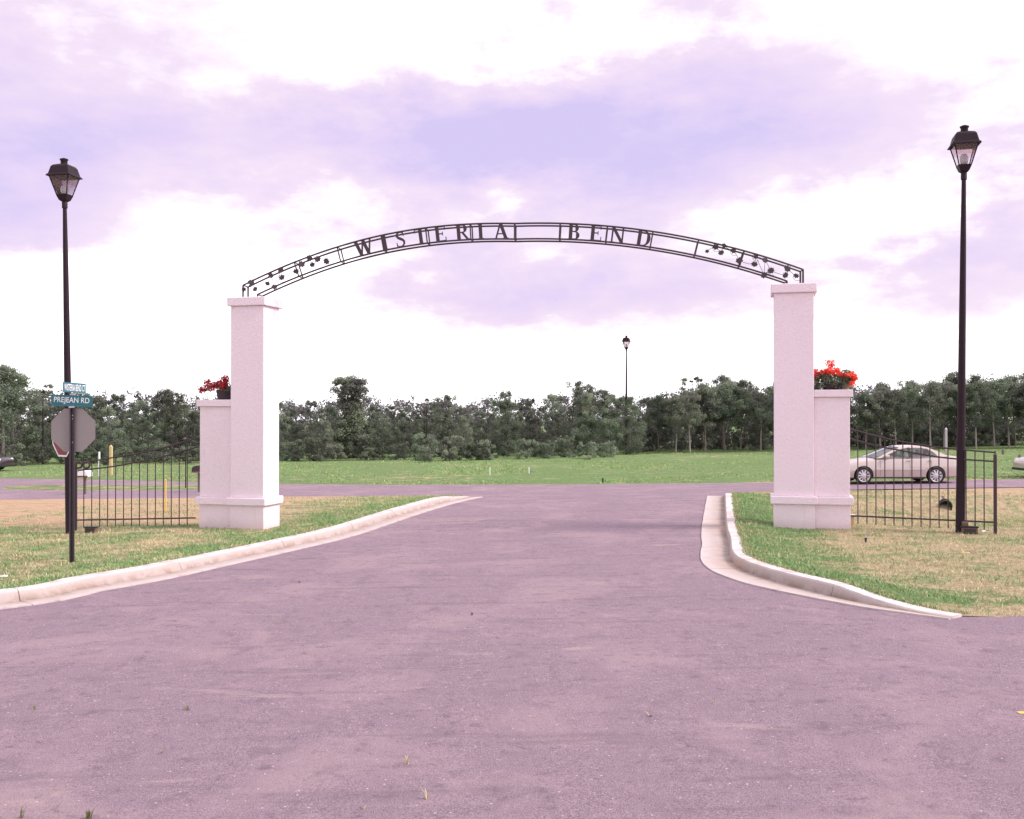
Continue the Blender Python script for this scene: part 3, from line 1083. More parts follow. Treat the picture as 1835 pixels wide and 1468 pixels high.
lf, ltx, lpz = railing('black iron railing curving up to the wing wall behind the stop sign', (at_depth(140, 0, 23.0).x, 23.0), (PLW.x, PLW.y),
    [(140, 829), (157, 827.5), (203.5, 820), (244, 813), (285, 804.5), (326, 793), (356, 784.5)],
    [(140, 843), (162, 841), (203, 836), (244, 828.5), (285, 820), (326, 809), (356, 800.5)], 932, 945,
    [150.5 + 14.25 * i for i in range(14)] , (138, 351))
for cu in (141.5, 155.5):
    s_, z_ = lpz(cu, 833.5)
    pts = [(s_ + .068 * math.cos(a * math.pi / 8), -.015, z_ + .068 * math.sin(a * math.pi / 8)) for a in range(16)]
    MB().tube(pts, .024, 6, closed=True).build('ring', M['iron'], lf)
MB().box(ltx(136) - .03, ltx(136) + .03, -.03, .03, -.1, 1.55).build('end_post', M['iron'], lf)
FPR = (at_depth(1783, 0, 20.4).x, 20.4)
rf, rtx, rpz = railing('black iron railing sloping down from the wing wall in front of the parked car', (PRW.x, PRW.y), FPR,
    [(1519, 767), (1566, 780.5), (1607, 790), (1648, 796.7), (1689, 802.5), (1735, 807), (1783, 811)],
    [(1519, 784.5), (1566, 798), (1607, 806), (1648, 813.5), (1689, 820), (1735, 824), (1783, 827)], 924, 938,
    [1537 + 16.15 * i for i in range(15)], (1519, 1783))
MB().box(rtx(1783) - .032, rtx(1783) + .032, -.032, .032, -.15, 1.64).build('end_post', M['iron'], rf)
MB().box(rtx(1783) - .012, rtx(1783) + .012, -.012, .012, 1.638, 1.71).build('finial', M['iron'], rf)

# ------------------------------------------------------------------ street lamps
def lamp_post(H=8.44):
    t = empty('street_lamp')
    z_head = H - .98
    MB().lathe([(.105, -.3), (.105, .02), (.094, .05), (.090, .9), (.077, 3.0), (.058, 6.0), (.043, z_head - .14)], 14).build('pole', M['bronze'], t, smooth=True)
    MB().lathe([(.046, z_head - .15), (.060, z_head - .145), (.060, z_head - .01), (.055, z_head)], 14).build('collar', M['bronze'], t, smooth=True)
    hd = MB().lathe([(.075, 0), (.125, .03), (.185, .14), (.185, .152)], 4, rot=R(45), c=(0, 0, z_head)).build('lantern_base', M['bronze'], t)
    zt = z_head + .56
    # four panes and four bars
    def sq(r, z):
        return [Vector((r * sx, r * sy, z)) for sx, sy in ((-1, -1), (1, -1), (1, 1), (-1, 1))]
    lo, hi = sq(.122, z_head + .155), sq(.228, zt)
    for i in range(4):
        j = (i + 1) % 4
        q = [lo[i], lo[j], hi[j], hi[i]]
        me = bpy.data.meshes.new('pane')
        me.from_pydata([tuple(p * .985 + Vector((0, 0, p.z * .015))) for p in q], [], [(0, 1, 2, 3)])
        link('pane', me, M['lamp_glass'], t)
        MB().tube([lo[i], hi[i]], .013, 5).build('glazing_bar', M['bronze'], t)
        # ribbed upper refractor behind each pane
    MB().lathe([(.172 * 1.37, z_head + .355), (.222 * 1.37, zt - .015), (.20, zt - .005)], 4, rot=R(45), cap=False).build('reflector', M['lamp_lens'], t, smooth=False)
    MB().lathe([(.03, z_head + .16), (.075, z_head + .20), (.09, z_head + .30), (.05, z_head + .38)], 12).build('bulb', M['lamp_white'], t, smooth=True)
    MB().lathe([(.395, zt - .012), (.385, zt + .015), (.345, zt + .04), (.335, zt + .06), (.285, zt + .205), (.24, zt + .245), (.12, zt + .28)], 4, rot=R(45)).build('hood', M['bronze'], t)
    MB().lathe([(.076, zt + .262), (.072, zt + .35), (.092, zt + .38), (.092, zt + .395), (.035, zt + .42)], 12).build('chimney', M['bronze'], t, smooth=True)
    return t
lamp0 = lamp_post()
LG = 'street lamps'
def put_lamp(o, u_base, d, zbase, rz, lean, label, scale=1.0):
    p = at_depth(u_base, 0, d)
    o.location = (p.x, d, zbase)
    o.rotation_euler = (0, lean, rz)
    o.scale = (scale,) * 3
    tag(o, label, 'street lamp', LG)
    o.rotation_mode = 'XYZ'
lx = lambda u, d: (u - CX) / F_PX * d
put_lamp(lamp0, 126, 22.5, gz(lx(126, 22.5), 22.5) - .02, R(-8), R(-1.15), 'tall dark lantern street lamp standing behind the stop sign')
l2 = copy_tree(lamp0)
put_lamp(l2, 1720, 20.75, gz(lx(1720, 20.75), 20.75) - .03, R(-13), R(.70), 'tall dark lantern street lamp in front of the parked silver car')
l3 = copy_tree(lamp0)
put_lamp(l3, 1122.5, 71.4, h0(8, 71) - .06, R(-20), 0, 'tall lantern street lamp in the far meadow before the wood')
for (u, vt, d, rz, lab) in [(765, 713, 66, 20, 'small far lantern street lamp rising before the bushy trees in the middle'),
                            (761.5, 735, 67, 50, 'lower far lantern just left of the taller one before the middle trees'),
                            (77, 698, 66, 10, 'small far lantern among treetops left of the street name signs'),
                            (333, 778, 40.5, 5, 'short lantern post at the street seen through the railing beside the wing wall')]:
    x = lx(u, d)
    zb = h0(x, d)
    o = copy_tree(lamp0)
    put_lamp(o, u, d, zb, R(rz), 0, lab, (CAM_Z + (HZ - vt) / F_PX * d - zb) / 8.42)

# ------------------------------------------------------------------ stop sign with street name blades
SD = 17.9
sx = lx(130, SD)
SZ = gz(sx, SD)
sg = empty('street_sign', (sx, SD, SZ))
tag(sg, 'grey back of octagonal stop sign under two blue green street name blades on perforated post', 'street sign')
post = flat_union([rect(-.044, -.034, 0, 1), rect(.034, .044, 0, 1), rect(-.044, .044, .03, .04)], 0, 1)
mb = MB()
prof = [(-.046, -.016), (-.030, -.016), (-.022, .018), (.022, .018), (.030, -.016), (.046, -.016), (.046, -.010), (.034, -.010), (.026, .026), (-.026, .026), (-.034, -.010), (-.046, -.010)]
n = len(prof)
PH = CAM_Z + (HZ - 727) / F_PX * SD - SZ
mb.add([(x, y, -.3) for x, y in prof] + [(x, y, PH) for x, y in prof], [tuple(range(n)), tuple(range(2 * n - 1, n - 1, -1))] + [(i, (i + 1) % n, (i + 1) % n + n, i + n) for i in range(n)])
pst = mb.build('post', M['steel'], sg)
hole = MB().lathe([(.006, -.002), (.006, .002)], 8).mesh('post_hole')
for i in range(46):
    h_ = link('post_hole', hole, M['black'], pst)
    h_.matrix_local = Matrix.Translation((0, .0165, .06 + i * .052)) @ Matrix.Rotation(R(90), 4, 'X')
octz = CAM_Z + (HZ - 771) / F_PX * SD - SZ
def octagon(r):
    return [(r * math.cos(R(22.5 + 45 * i)), r * math.sin(R(22.5 + 45 * i))) for i in range(8)]
OR = .385 / math.cos(R(22.5))
ob = link('octagon_plate', flat_union([octagon(OR)], -.0015, .0015), M['alu'], sg)
ob.location = (0, .034, octz)
ob.rotation_euler = (0, 0, R(3))
of_ = link('red_face', flat_union([octagon(OR * .985)], .0, .0008), M['red'], ob)
of_.location = (0, .0018, 0)
rs = link('octagon_plate', flat_union([octagon(OR)], -.0015, .0015), M['red'], sg)
rs.location = (-.355, .40, octz - .105)
rs.rotation_euler = (0, 0, R(-40))
rs['label'] = 'dark red octagonal plate with white edge showing behind the grey one'
wb_ = link('white_border', flat_union([[(a[0] * 1.0, a[1] * 1.0), (b[0], b[1]), (b[0] * .92, b[1] * .92), (a[0] * .92, a[1] * .92)] for a, b in
                                       [(octagon(OR)[i], octagon(OR)[(i + 1) % 8]) for i in range(8)]], -.0032, -.0022), M['white'], rs)
MB().tube([(-.38, .40, octz - .05), (-.01, .03, octz - .05)], .012, 6).build('bracket_arm', M['steel'], sg)
bolt = MB().lathe([(.012, 0), (.012, .008), (.006, .012)], 8).mesh('bolt')
for z in (octz + .20, octz + .26, octz - .22):
    o = link('bolt', bolt, M['galv'], sg)
    o.matrix_local = Matrix.Translation((0, -.004 + .012, z)) @ Matrix.Rotation(R(90), 4, 'X')
def text_mesh(body, h, w, name='lettering'):
    cu = bpy.data.curves.new(name, 'FONT')
    cu.body = body
    cu.align_x, cu.align_y = 'CENTER', 'CENTER'
    cu.size = 1.0
    cu.resolution_u = 4
    cu.offset = 0.012
    cu.extrude = 0.0
    o = bpy.data.objects.new('tmp', cu)
    COL.objects.link(o)
    dg = bpy.context.evaluated_depsgraph_get()
    me = bpy.data.meshes.new_from_object(o.evaluated_get(dg))
    COL.objects.unlink(o)
    bpy.data.objects.remove(o)
    co = np.empty(len(me.vertices) * 3, np.float32)
    me.vertices.foreach_get('co', co)
    co = co.reshape(-1, 3)
    mn, mx = co.min(0), co.max(0)
    co[:, 0] = (co[:, 0] - (mn[0] + mx[0]) / 2) / (mx[0] - mn[0]) * w
    z = (co[:, 1] - (mn[1] + mx[1]) / 2) / (mx[1] - mn[1]) * h
    co[:, 1] = 0
    co[:, 2] = z
    me.vertices.foreach_set('co', co.ravel())
    me.materials.clear()
    me.update()
    return me
def blade(w, h, z, rz, text, tw, th, tilt=0.0, y=0.0):
    b_ = MB().box(-w / 2, w / 2, -.004, .004, -h / 2, h / 2).build('name_blade', M['teal'], sg)
    b_.location = (0, y, z)
    b_.rotation_euler = (0, tilt, rz)
    for s in (-1, 1):
        tm = link('lettering', text_mesh(text, th, tw), M['white'], b_)
        tm.location = (0, s * .0065, 0)
        if s > 0:
            tm.rotation_euler = (0, 0, math.pi)
    return b_
zb1 = CAM_Z + (HZ - 718.5) / F_PX * SD - SZ
blade(.76, .20, zb1, R(-5), 'PREJEAN RD', .66, .125, R(2.2), -.03)
zb2 = CAM_Z + (HZ - 695) / F_PX * SD - SZ
b2 = blade(.80, .175, zb2, R(86), 'WISTERIA BEND CT', .73, .12, R(.5), .0)
MB().box(-.05, .05, -.045, -.036, zb1 - .125, zb1 - .095).build('blade_bracket', M['galv'], sg)
MB().box(-.04, .04, -.028, .028, zb1 + .102, zb1 + .13).build('blade_bracket', M['galv'], sg)
b2.location.x = .035

# ------------------------------------------------------------------ foliage tools
def leaf_cloud(centres, radii, per, size, seed, tint_fn=None, flat=.35):
    """many small bent leaf faces round the clump centres -> one mesh with a tint attribute"""
    rng = np.random.default_rng(seed)
    C = np.repeat(np.array(centres, float), per, 0)
    Rr = np.repeat(np.array(radii, float), per)
    n_ = len(C)
    d = rng.normal(size=(n_, 3))
    d /= np.linalg.norm(d, axis=1)[:, None]
    r = rng.random(n_) ** .55
    P = C + d * (r * Rr)[:, None] * np.array([1, 1, .8])
    sz = rng.uniform(size[0], size[1], n_)
    nrm = d * .8 + rng.normal(size=(n_, 3)) * .6 + np.array([0, 0, .35])
    nrm /= np.linalg.norm(nrm, axis=1)[:, None]
    a = np.cross(nrm, rng.normal(size=(n_, 3)))
    a /= np.linalg.norm(a, axis=1)[:, None]
    b = np.cross(nrm, a)
    v = np.empty((n_, 4, 3))
    v[:, 0] = P - a * sz[:, None] * .5
    v[:, 1] = P + b * (sz * flat)[:, None]
    v[:, 2] = P + a * sz[:, None] * .5 + nrm * (sz * .12)[:, None]
    v[:, 3] = P - b * (sz * flat)[:, None]
    me = bpy.data.meshes.new('leaves')
    me.vertices.add(n_ * 4)
    me.vertices.foreach_set('co', v.ravel())
    me.loops.add(n_ * 4)
    me.loops.foreach_set('vertex_index', np.arange(n_ * 4, dtype=np.int32))
    me.polygons.add(n_)
    me.polygons.foreach_set('loop_start', np.arange(0, n_ * 4, 4, dtype=np.int32))
    me.polygons.foreach_set('loop_total', np.full(n_, 4, np.int32))
    me.update(calc_edges=True)
    ca = np.array(centres, float)
    sm_ = .5 + .5 * np.sin(ca[:, 0] * 1.9 + seed) * np.cos(ca[:, 1] * 1.7 + ca[:, 2] * 1.3 + seed * .7)
    cl_ = np.repeat(np.clip(.6 * sm_ + .4 * rng.random(len(centres)), 0, 1), per)
    t = np.clip(cl_ * .85 + rng.random(n_) * .35 - .12, 0, 1)
    w = np.repeat((rng.random(len(centres)) < .25) * rng.random(len(centres)), per) * rng.random(n_)
    col = np.ones((n_, 4, 4), np.float32)
    col[:, :, 0] = t[:, None]
    col[:, :, 1] = w[:, None]
    at = me.color_attributes.new('tint', 'FLOAT_COLOR', 'POINT')
    at.data.foreach_set('color', col.ravel())
    return me

def crown_points(kind, seed, H=6.0):
    rr = random.Random(seed)
    cs, rs_ = [], []
    if kind == 'bushy':
        for i in range(78):
            z = rr.uniform(.04, .97)
            w = .31 * (math.sin(min(1, z * 1.25 + .12) * math.pi * .62) ** .6) * (1 - max(0, z - .55) * 1.25)
            a, q = rr.uniform(0, 6.283), rr.random() ** .5
            w *= 1 + .28 * math.sin(a * 3 + seed) + .2 * rr.uniform(-1, 1)
            cs.append((w * H * q * math.cos(a), w * H * q * math.sin(a), z * H * .97))
            rs_.append(rr.uniform(.34, .62) * (1.12 - .40 * z))
    elif kind == 'tall':
        for i in range(64):
            z = rr.uniform(.46, .97) if rr.random() < .95 else rr.uniform(.2, .46)
            k = (z - .36) / .64
            w = .25 * math.sin(min(1, max(.15, k) * 1.05) * math.pi) ** .6 if k > .1 else .09
            a, q = rr.uniform(0, 6.283), rr.random() ** .5
            w *= 1 + .3 * math.sin(a * 2 + seed) + .2 * rr.uniform(-1, 1)
            cs.append((w * H * q * math.cos(a), w * H * q * math.sin(a), z * H))
            rs_.append(rr.uniform(.28, .54))
    elif kind == 'column':
        for i in range(210):
            z = rr.uniform(.03, .97)
            w = .150 * (1 - max(0, z - .84) * 3.2) * (.85 + .3 * math.sin(z * 9 + seed))
            a, q = rr.uniform(0, 6.283), rr.random() ** .5
            cs.append((w * H * q * math.cos(a), w * H * q * math.sin(a), z * H))
            rs_.append(rr.uniform(.26, .46))
    elif kind == 'pine':
        for i in range(30):
            z = rr.uniform(.62, .98)
            w = .20 * (1.25 - z) / .6 + .02
            a = rr.uniform(0, 6.283)
            cs.append((w * H * math.cos(a), w * H * math.sin(a), z * H))
            rs_.append(rr.uniform(.14, .27))
    elif kind == 'shrub':
        for i in range(34):
            z = rr.uniform(.05, .92)
            w = .55 * (1 - .5 * z * z)
            a, q = rr.uniform(0, 6.283), rr.random() ** .5
            w *= 1 + .3 * math.sin(a * 3 + seed)
            cs.append((w * H * q * math.cos(a), w * H * q * math.sin(a), z * H * .9))
            rs_.append(rr.uniform(.16, .32) * H / 2)
    return cs, rs_

def trunk_mesh(kind, seed, H=6.0):
    rr = random.Random(seed + 50)
    mb = MB()
    lean = (rr.uniform(-.25, .25), rr.uniform(-.25, .25))
    r0 = {'bushy': .10, 'tall': .085, 'column': .10, 'pine': .085, 'shrub': .035}[kind]
    top = .9 if kind != 'shrub' else .7
    pts = [(lean[0] * k * k + .05 * math.sin(k * 5 + seed), lean[1] * k * k + .05 * math.cos(k * 4), -.25 + (H * top + .25) * k) for k in [i / 8 for i in range(9)]]
    mb.tube(pts, [r0 * (1 - .82 * i / 8) for i in range(9)], 7)
    lo = {'bushy': .25, 'tall': .45, 'column': .3, 'pine': .55, 'shrub': .15}[kind]
    for i in range(7 if kind != 'shrub' else 4):
        k = lo + (top - lo - .05) * i / 7
        j = k * 8 / 1.0
        q = Vector(pts[min(8, int(k / top * 8))])
        a = i * 2.4 + seed
        ln = H * .2 * (1.2 - k)
        e = q + Vector((math.cos(a) * ln, math.sin(a) * ln, ln * .7))
        m_ = (q + e) / 2 + Vector((0, 0, -.04 * ln))
        mb.tube([q, m_, e], [r0 * .38, r0 * .25, r0 * .1], 5)
    return mb.mesh('trunk')

TREE = {}
for kind, nv in (('bushy', 5), ('tall', 5), ('column', 2), ('pine', 2), ('shrub', 4)):
    TREE[kind] = []
    for i in range(nv):
        seed = hash((kind == 'tall') * 7 + (kind == 'column') * 13 + (kind == 'pine') * 17 + (kind == 'shrub') * 23) + i * 31 + 5
        H = 6.0 if kind != 'shrub' else 2.0
        cs, rs_ = crown_points(kind, seed, H)
        per = {'bushy': 150, 'tall': 140, 'column': 130, 'pine': 90, 'shrub': 110}[kind]
        size = (.07, .145) if kind != 'shrub' else (.05, .13)
        TREE[kind].append((leaf_cloud(cs, rs_, per, size, seed), trunk_mesh(kind, seed, H)))
tree_rng = random.Random(21)
def plant_tree(kind, x, y, height, label, group, cat='tree', var=None, dark=False, pale=False, wide=1.0):
    v_ = tree_rng.randrange(len(TREE[kind])) if var is None else var
    cm, tm = TREE[kind][v_]
    H = 6.0 if kind != 'shrub' else 2.0
    t = empty('shrub' if kind == 'shrub' else 'pine_tree' if kind == 'pine' else 'tree', (x, y, h0(x, y) - .05), tree_rng.uniform(0, 6.28))
    s = height / H
    w = s * wide * tree_rng.uniform(.88, 1.18)
    t.scale = (w, w, s)
    tag(t, label, cat, group)
    c = bpy.data.objects.new('crown', cm)
    COL.objects.link(c)
    c.parent = t
    k = bpy.data.objects.new('trunk', tm)
    COL.objects.link(k)
    k.parent = t
    for o, m_ in ((c, M['leafd'] if dark else M['leaf']), (k, M['barkp'] if pale else M['bark'])):
        if not o.data.materials:
            o.data.materials.append(m_)
        o.material_slots[0].link = 'OBJECT'
        o.material_slots[0].material = m_
    return t

# treetop line of the wood as surveyed: (u, v)
TOPS = [(-500, 690), (-200, 670), (-40, 655), (12, 655), (40, 698), (75, 690), (130, 692), (200, 708), (250, 697), (310, 698), (345, 712), (420, 700), (500, 716), (560, 716), (590, 712),
        (660, 706), (700, 713), (735, 708), (765, 716), (800, 704), (830, 716), (870, 712), (905, 697), (930, 712), (960, 721), (985, 706), (1020, 692), (1050, 689), (1085, 700),
        (1110, 709), (1165, 702), (1200, 697), (1240, 690), (1265, 690), (1295, 676), (1320, 684), (1345, 692), (1370, 682), (1440, 680), (1500, 685), (1560, 684), (1600, 690),
        (1640, 682), (1670, 674), (1700, 672), (1730, 680), (1760, 670), (1800, 669), (1835, 666), (2000, 670), (2400, 690)]
def top_v(u):
    for (a, b), (c, d) in zip(TOPS, TOPS[1:]):
        if a <= u <= c:
            return b + (d - b) * (u - a) / (c - a)
    return 690
def tree_at(u, d, kind, v_top=None, frac=1.0, **kw):
    x = lx(u, d)
    v = top_v(u) if v_top is None else v_top
    hgt = (CAM_Z + (HZ - v) / F_PX * d - h0(x, d)) * frac
    return plant_tree(kind, x, d, max(hgt, .5), kw.pop('label'), kw.pop('group', 'trees of the wood'), **kw)
def wood_zone(u):
    if u < 380: return 'left'
    if u < 1130: return 'middle'
    return 'right'
ORD = ['first', 'second', 'third'] + ['%dth' % i for i in range(4, 21)] + ['21st', '22nd', '23rd'] + ['%dth' % i for i in range(24, 31)] + ['31st', '32nd', '33rd'] + ['%dth' % i for i in range(34, 41)]
CNT = {}
def nth(key):
    CNT[key] = CNT.get(key, -1) + 1
    return ORD[min(CNT[key], len(ORD) - 1)]
FRONT = {'left': 'bushy tree, %s from the left in the front row behind the stop sign',
         'middle': 'bushy tree, %s from the left in the front row between the pillars',
         'right': 'slender bare-stemmed tree, %s from the far lamp in the dark wood edge'}
INNER = {'left': 'inner tree, %s from the left in the skyline above the stop sign',
         'middle': 'inner tree, %s from the left in the skyline between the pillars',
         'right': 'inner tree, %s from the far lamp in the dark wood skyline'}
u = -60.0
while u < 1900:                                   # front row
    z = wood_zone(u)
    d = {'left': 67.0, 'middle': 69.0, 'right': 72.5}[z] + tree_rng.uniform(-1.2, 2.2)
    if z == 'right':
        tree_at(u, d, 'tall', frac=tree_rng.uniform(.84, .99), label=FRONT[z] % nth('f' + z), group='front trees of the dark wood', dark=tree_rng.random() < .6, pale=tree_rng.random() < .7)
        u += tree_rng.uniform(24, 38)
    else:
        tree_at(u, d, 'bushy', frac=tree_rng.uniform(.55, 1.02), wide=.9, label=FRONT[z] % nth('f' + z), group='front trees, ' + z, dark=tree_rng.random() < .3)
        u += tree_rng.uniform(32, 54)
u = -100.0
while u < 1950:                                   # second row carries the skyline
    z = wood_zone(u)
    d = 78.0 + tree_rng.uniform(-2, 3)
    kd = 'tall' if tree_rng.random() < (.75 if z == 'right' else .25) else 'bushy'
    tree_at(u, d, kd, frac=tree_rng.uniform(.80, 1.12), wide=.90, label=INNER[z] % nth('b' + z), group='inner trees, ' + z, dark=True if z == 'right' else tree_rng.random() < .5)
    u += tree_rng.uniform(28, 46)
# the depth of the wood behind them reads as one mass
wr = random.Random(77)
cs, rs_ = [], []
for i in range(5200):
    d = wr.uniform(82, 96)
    u = wr.uniform(-520, 2360)
    x = lx(u, d)
    hgt = (CAM_Z + (HZ - top_v(u)) / F_PX * d - h0(x, d)) * (.89 + .16 * mnoise.noise(Vector((u * .02, d * .3, 0))))
    z = h0(x, d) + hgt * wr.random() ** .8
    cs.append((x, d, z))
    rs_.append(wr.uniform(.35, .8))
for i in range(2200):
    d = wr.uniform(78.5, 83)
    u = wr.uniform(-300, 2150)
    x = lx(u, d)
    cs.append((x, d, h0(x, d) + wr.uniform(0, 2.3)))
    rs_.append(wr.uniform(.35, .7))
wood = link('woodland', leaf_cloud(cs, rs_, 34, (.12, .27), 99), M['leafw'])
tag(wood, 'dark depth of the wood behind the front trees', 'woodland', kind='stuff')
# trees that stand out
tree_at(628, 70, 'column', 672, label='tall narrow dark tree standing above the bushes right of the white-lit pillar side', group='single trees', dark=True, wide=1.15, var=0)
tree_at(905, 72, 'bushy', 694, label='pointed leafy tree rising over the wood left of the far lamp', group='single trees', wide=.8)
tree_at(1048, 72, 'bushy', 686, label='broad dark tree group just left of the far lamp', group='single trees', dark=True)
tree_at(1240, 82, 'pine', 674, label='sparse pine with open crown above the wood under the arch', group='single trees')
tree_at(1295, 78, 'tall', 672, label='round-topped tall tree over the wood left of the pillar by the car', group='single trees', dark=True, wide=.9)
tree_at(1337, 84, 'pine', 684, label='second sparse pine beside the pillar by the car', group='single trees')
tree_at(6, 64, 'tall', 655, label='tall loose tree at the leftmost edge of the wood', group='single trees', wide=1.2)
tree_at(75, 82, 'pine', 686, label='small pine top behind the leftmost trees', group='single trees')
tree_at(800, 71, 'bushy', 702, label='rounded dark tree right of the small far lantern', group='single trees', dark=True)
# understorey in front of and inside the wood
u = -60.0
while u < 1900:
    z = wood_zone(u)
    if z == 'right':
        d = 76.5 + tree_rng.uniform(-2, 3)
        hgt = tree_rng.uniform(1.4, 2.3)
    else:
        d = (64.5 if z == 'left' else 65.5) + tree_rng.uniform(-1.5, 1.5)
        hgt = tree_rng.uniform(1.1, 2.1)
    plant_tree('shrub', lx(u, d), d, hgt, {'left': 'low leafy shrub, %s from the left before the wood by the stop sign', 'middle': 'low leafy shrub, %s from the left along the meadow edge between the pillars',
               'right': 'dark shrub among bare stems, %s from the far lamp'}[z] % nth('s' + z), 'shrubs, ' + z, 'shrub', dark=(z == 'right' or tree_rng.random() < .35), wide=1.0)
    u += tree_rng.uniform(30, 48)
for (u, v, hgt, lab) in [(530, 826, .9, 'dark brushy clump in the meadow beside the white-lit pillar side'), (560, 815, 1.3, 'wide low bush behind the brushy clump near the lit pillar'),
                         (602, 812, 1.5, 'low bush at the foot of the tall narrow tree'), (662, 824, 1.1, 'dark shrub jutting into the meadow left of middle'),
                         (765, 826, 1.0, 'dark shrub jutting into the meadow below the small lantern'), (860, 824, 1.0, 'dark shrub jutting into the meadow in the middle'),
                         (975, 817, 1.3, 'dark shrub at the meadow edge under the word BEND')]:
    p = on_plane(u, v)
    plant_tree('shrub', p.x, p.y, hgt, lab, 'single shrubs', 'shrub', dark=True)

# ------------------------------------------------------------------ planters with red flowers on the wing walls
def planter(loc, label, kind):
    t = empty('flower_pot', loc, -TH)
    tag(t, label, 'flower pot', 'flower pots on the wing walls')
    rr = random.Random(5 if kind else 9)
    if kind == 0:
        MB().lathe([(.10, 0), (.15, .02), (.19, .20), (.20, .215), (.17, .215), (.165, .17)], 16).build('pot', M['pot'], t, smooth=True)
        cs = [(.02 + rr.uniform(-.05, .05), rr.uniform(-.05, .05), .26 + .036 * i) for i in range(8)] + [(-.05 - .085 * i, rr.uniform(-.06, .06), .33 + .03 * math.sin(i * .8) - .010 * i) for i in range(8)]
        cs += [(rr.uniform(-.45, .10), rr.uniform(-.12, .08), rr.uniform(.24, .44)) for i in range(8)]
        rs_ = [.095] * 8 + [.12] * 8 + [.12] * 8
        crown = link('blossom', leaf_cloud(cs, rs_, 48, (.03, .065), 3, flat=.42), M['leafm'], t)
        cs2 = [(rr.uniform(-.15, .35), rr.uniform(-.1, .1), rr.uniform(.2, .34)) for i in range(12)]
        link('foliage', leaf_cloud(cs2, [.08] * 12, 60, (.025, .06), 8), M['leafd'], t)
        mb = MB()
        mb.tube([(0, 0, .18), (.02, 0, .4), (.05, 0, .56)], [.012, .008, .004], 5)
        mb.tube([(0, 0, .2), (-.2, 0, .34), (-.45, 0, .30)], [.01, .007, .004], 5)
        mb.build('stem', M['bark'], t)
    else:
        MB().lathe([(.15, 0), (.19, .02), (.24, .11), (.25, .12), (.21, .12), (.20, .08)], 18).build('pot', M['pot'], t, smooth=True)
        cs2 = [(rr.uniform(-.42, .38), rr.uniform(-.2, .2), rr.uniform(.06, .38)) for i in range(52)]
        link('foliage', leaf_cloud(cs2, [.11] * 52, 60, (.03, .07), 8), M['leafd'], t)
        cs = [(.43 * math.cos(a) + rr.uniform(-.05, .05) - .02, rr.uniform(-.2, .12) - .05, .22 + .22 * math.sin(a) + rr.uniform(-.08, .05)) for a in [math.pi * i / 38 * 1.15 - .5 for i in range(39)]]
        cs += [(-.06 + rr.uniform(-.07, .07), -.03, .56 + rr.uniform(-.05, .06)) for i in range(4)]
        link('blossom', leaf_cloud(cs, [.085] * len(cs), 40, (.025, .06), 4, flat=.45), M['leafr'], t)
        mb = MB()
        for a in (-.3, -.1, .15, .3):
            mb.tube([(a * .4, 0, .1), (a * .8, 0, .28), (a, 0, .42)], [.01, .007, .004], 5)
        mb.build('stem', M['bark'], t)
    return t
wl = PL_F + EX * -(PW / 2 + .33) + EY * .30
wr_ = PR_F + EX * (PW / 2 + .40) + EY * .30
planter((wl.x, wl.y, WT_L + .001), 'dark pot with trailing maroon red plant on the wing wall near the stop sign', 0)
planter((wr_.x, wr_.y, WT_R + .001), 'low pot of bright orange red flowers on the wing wall near the car', 1)

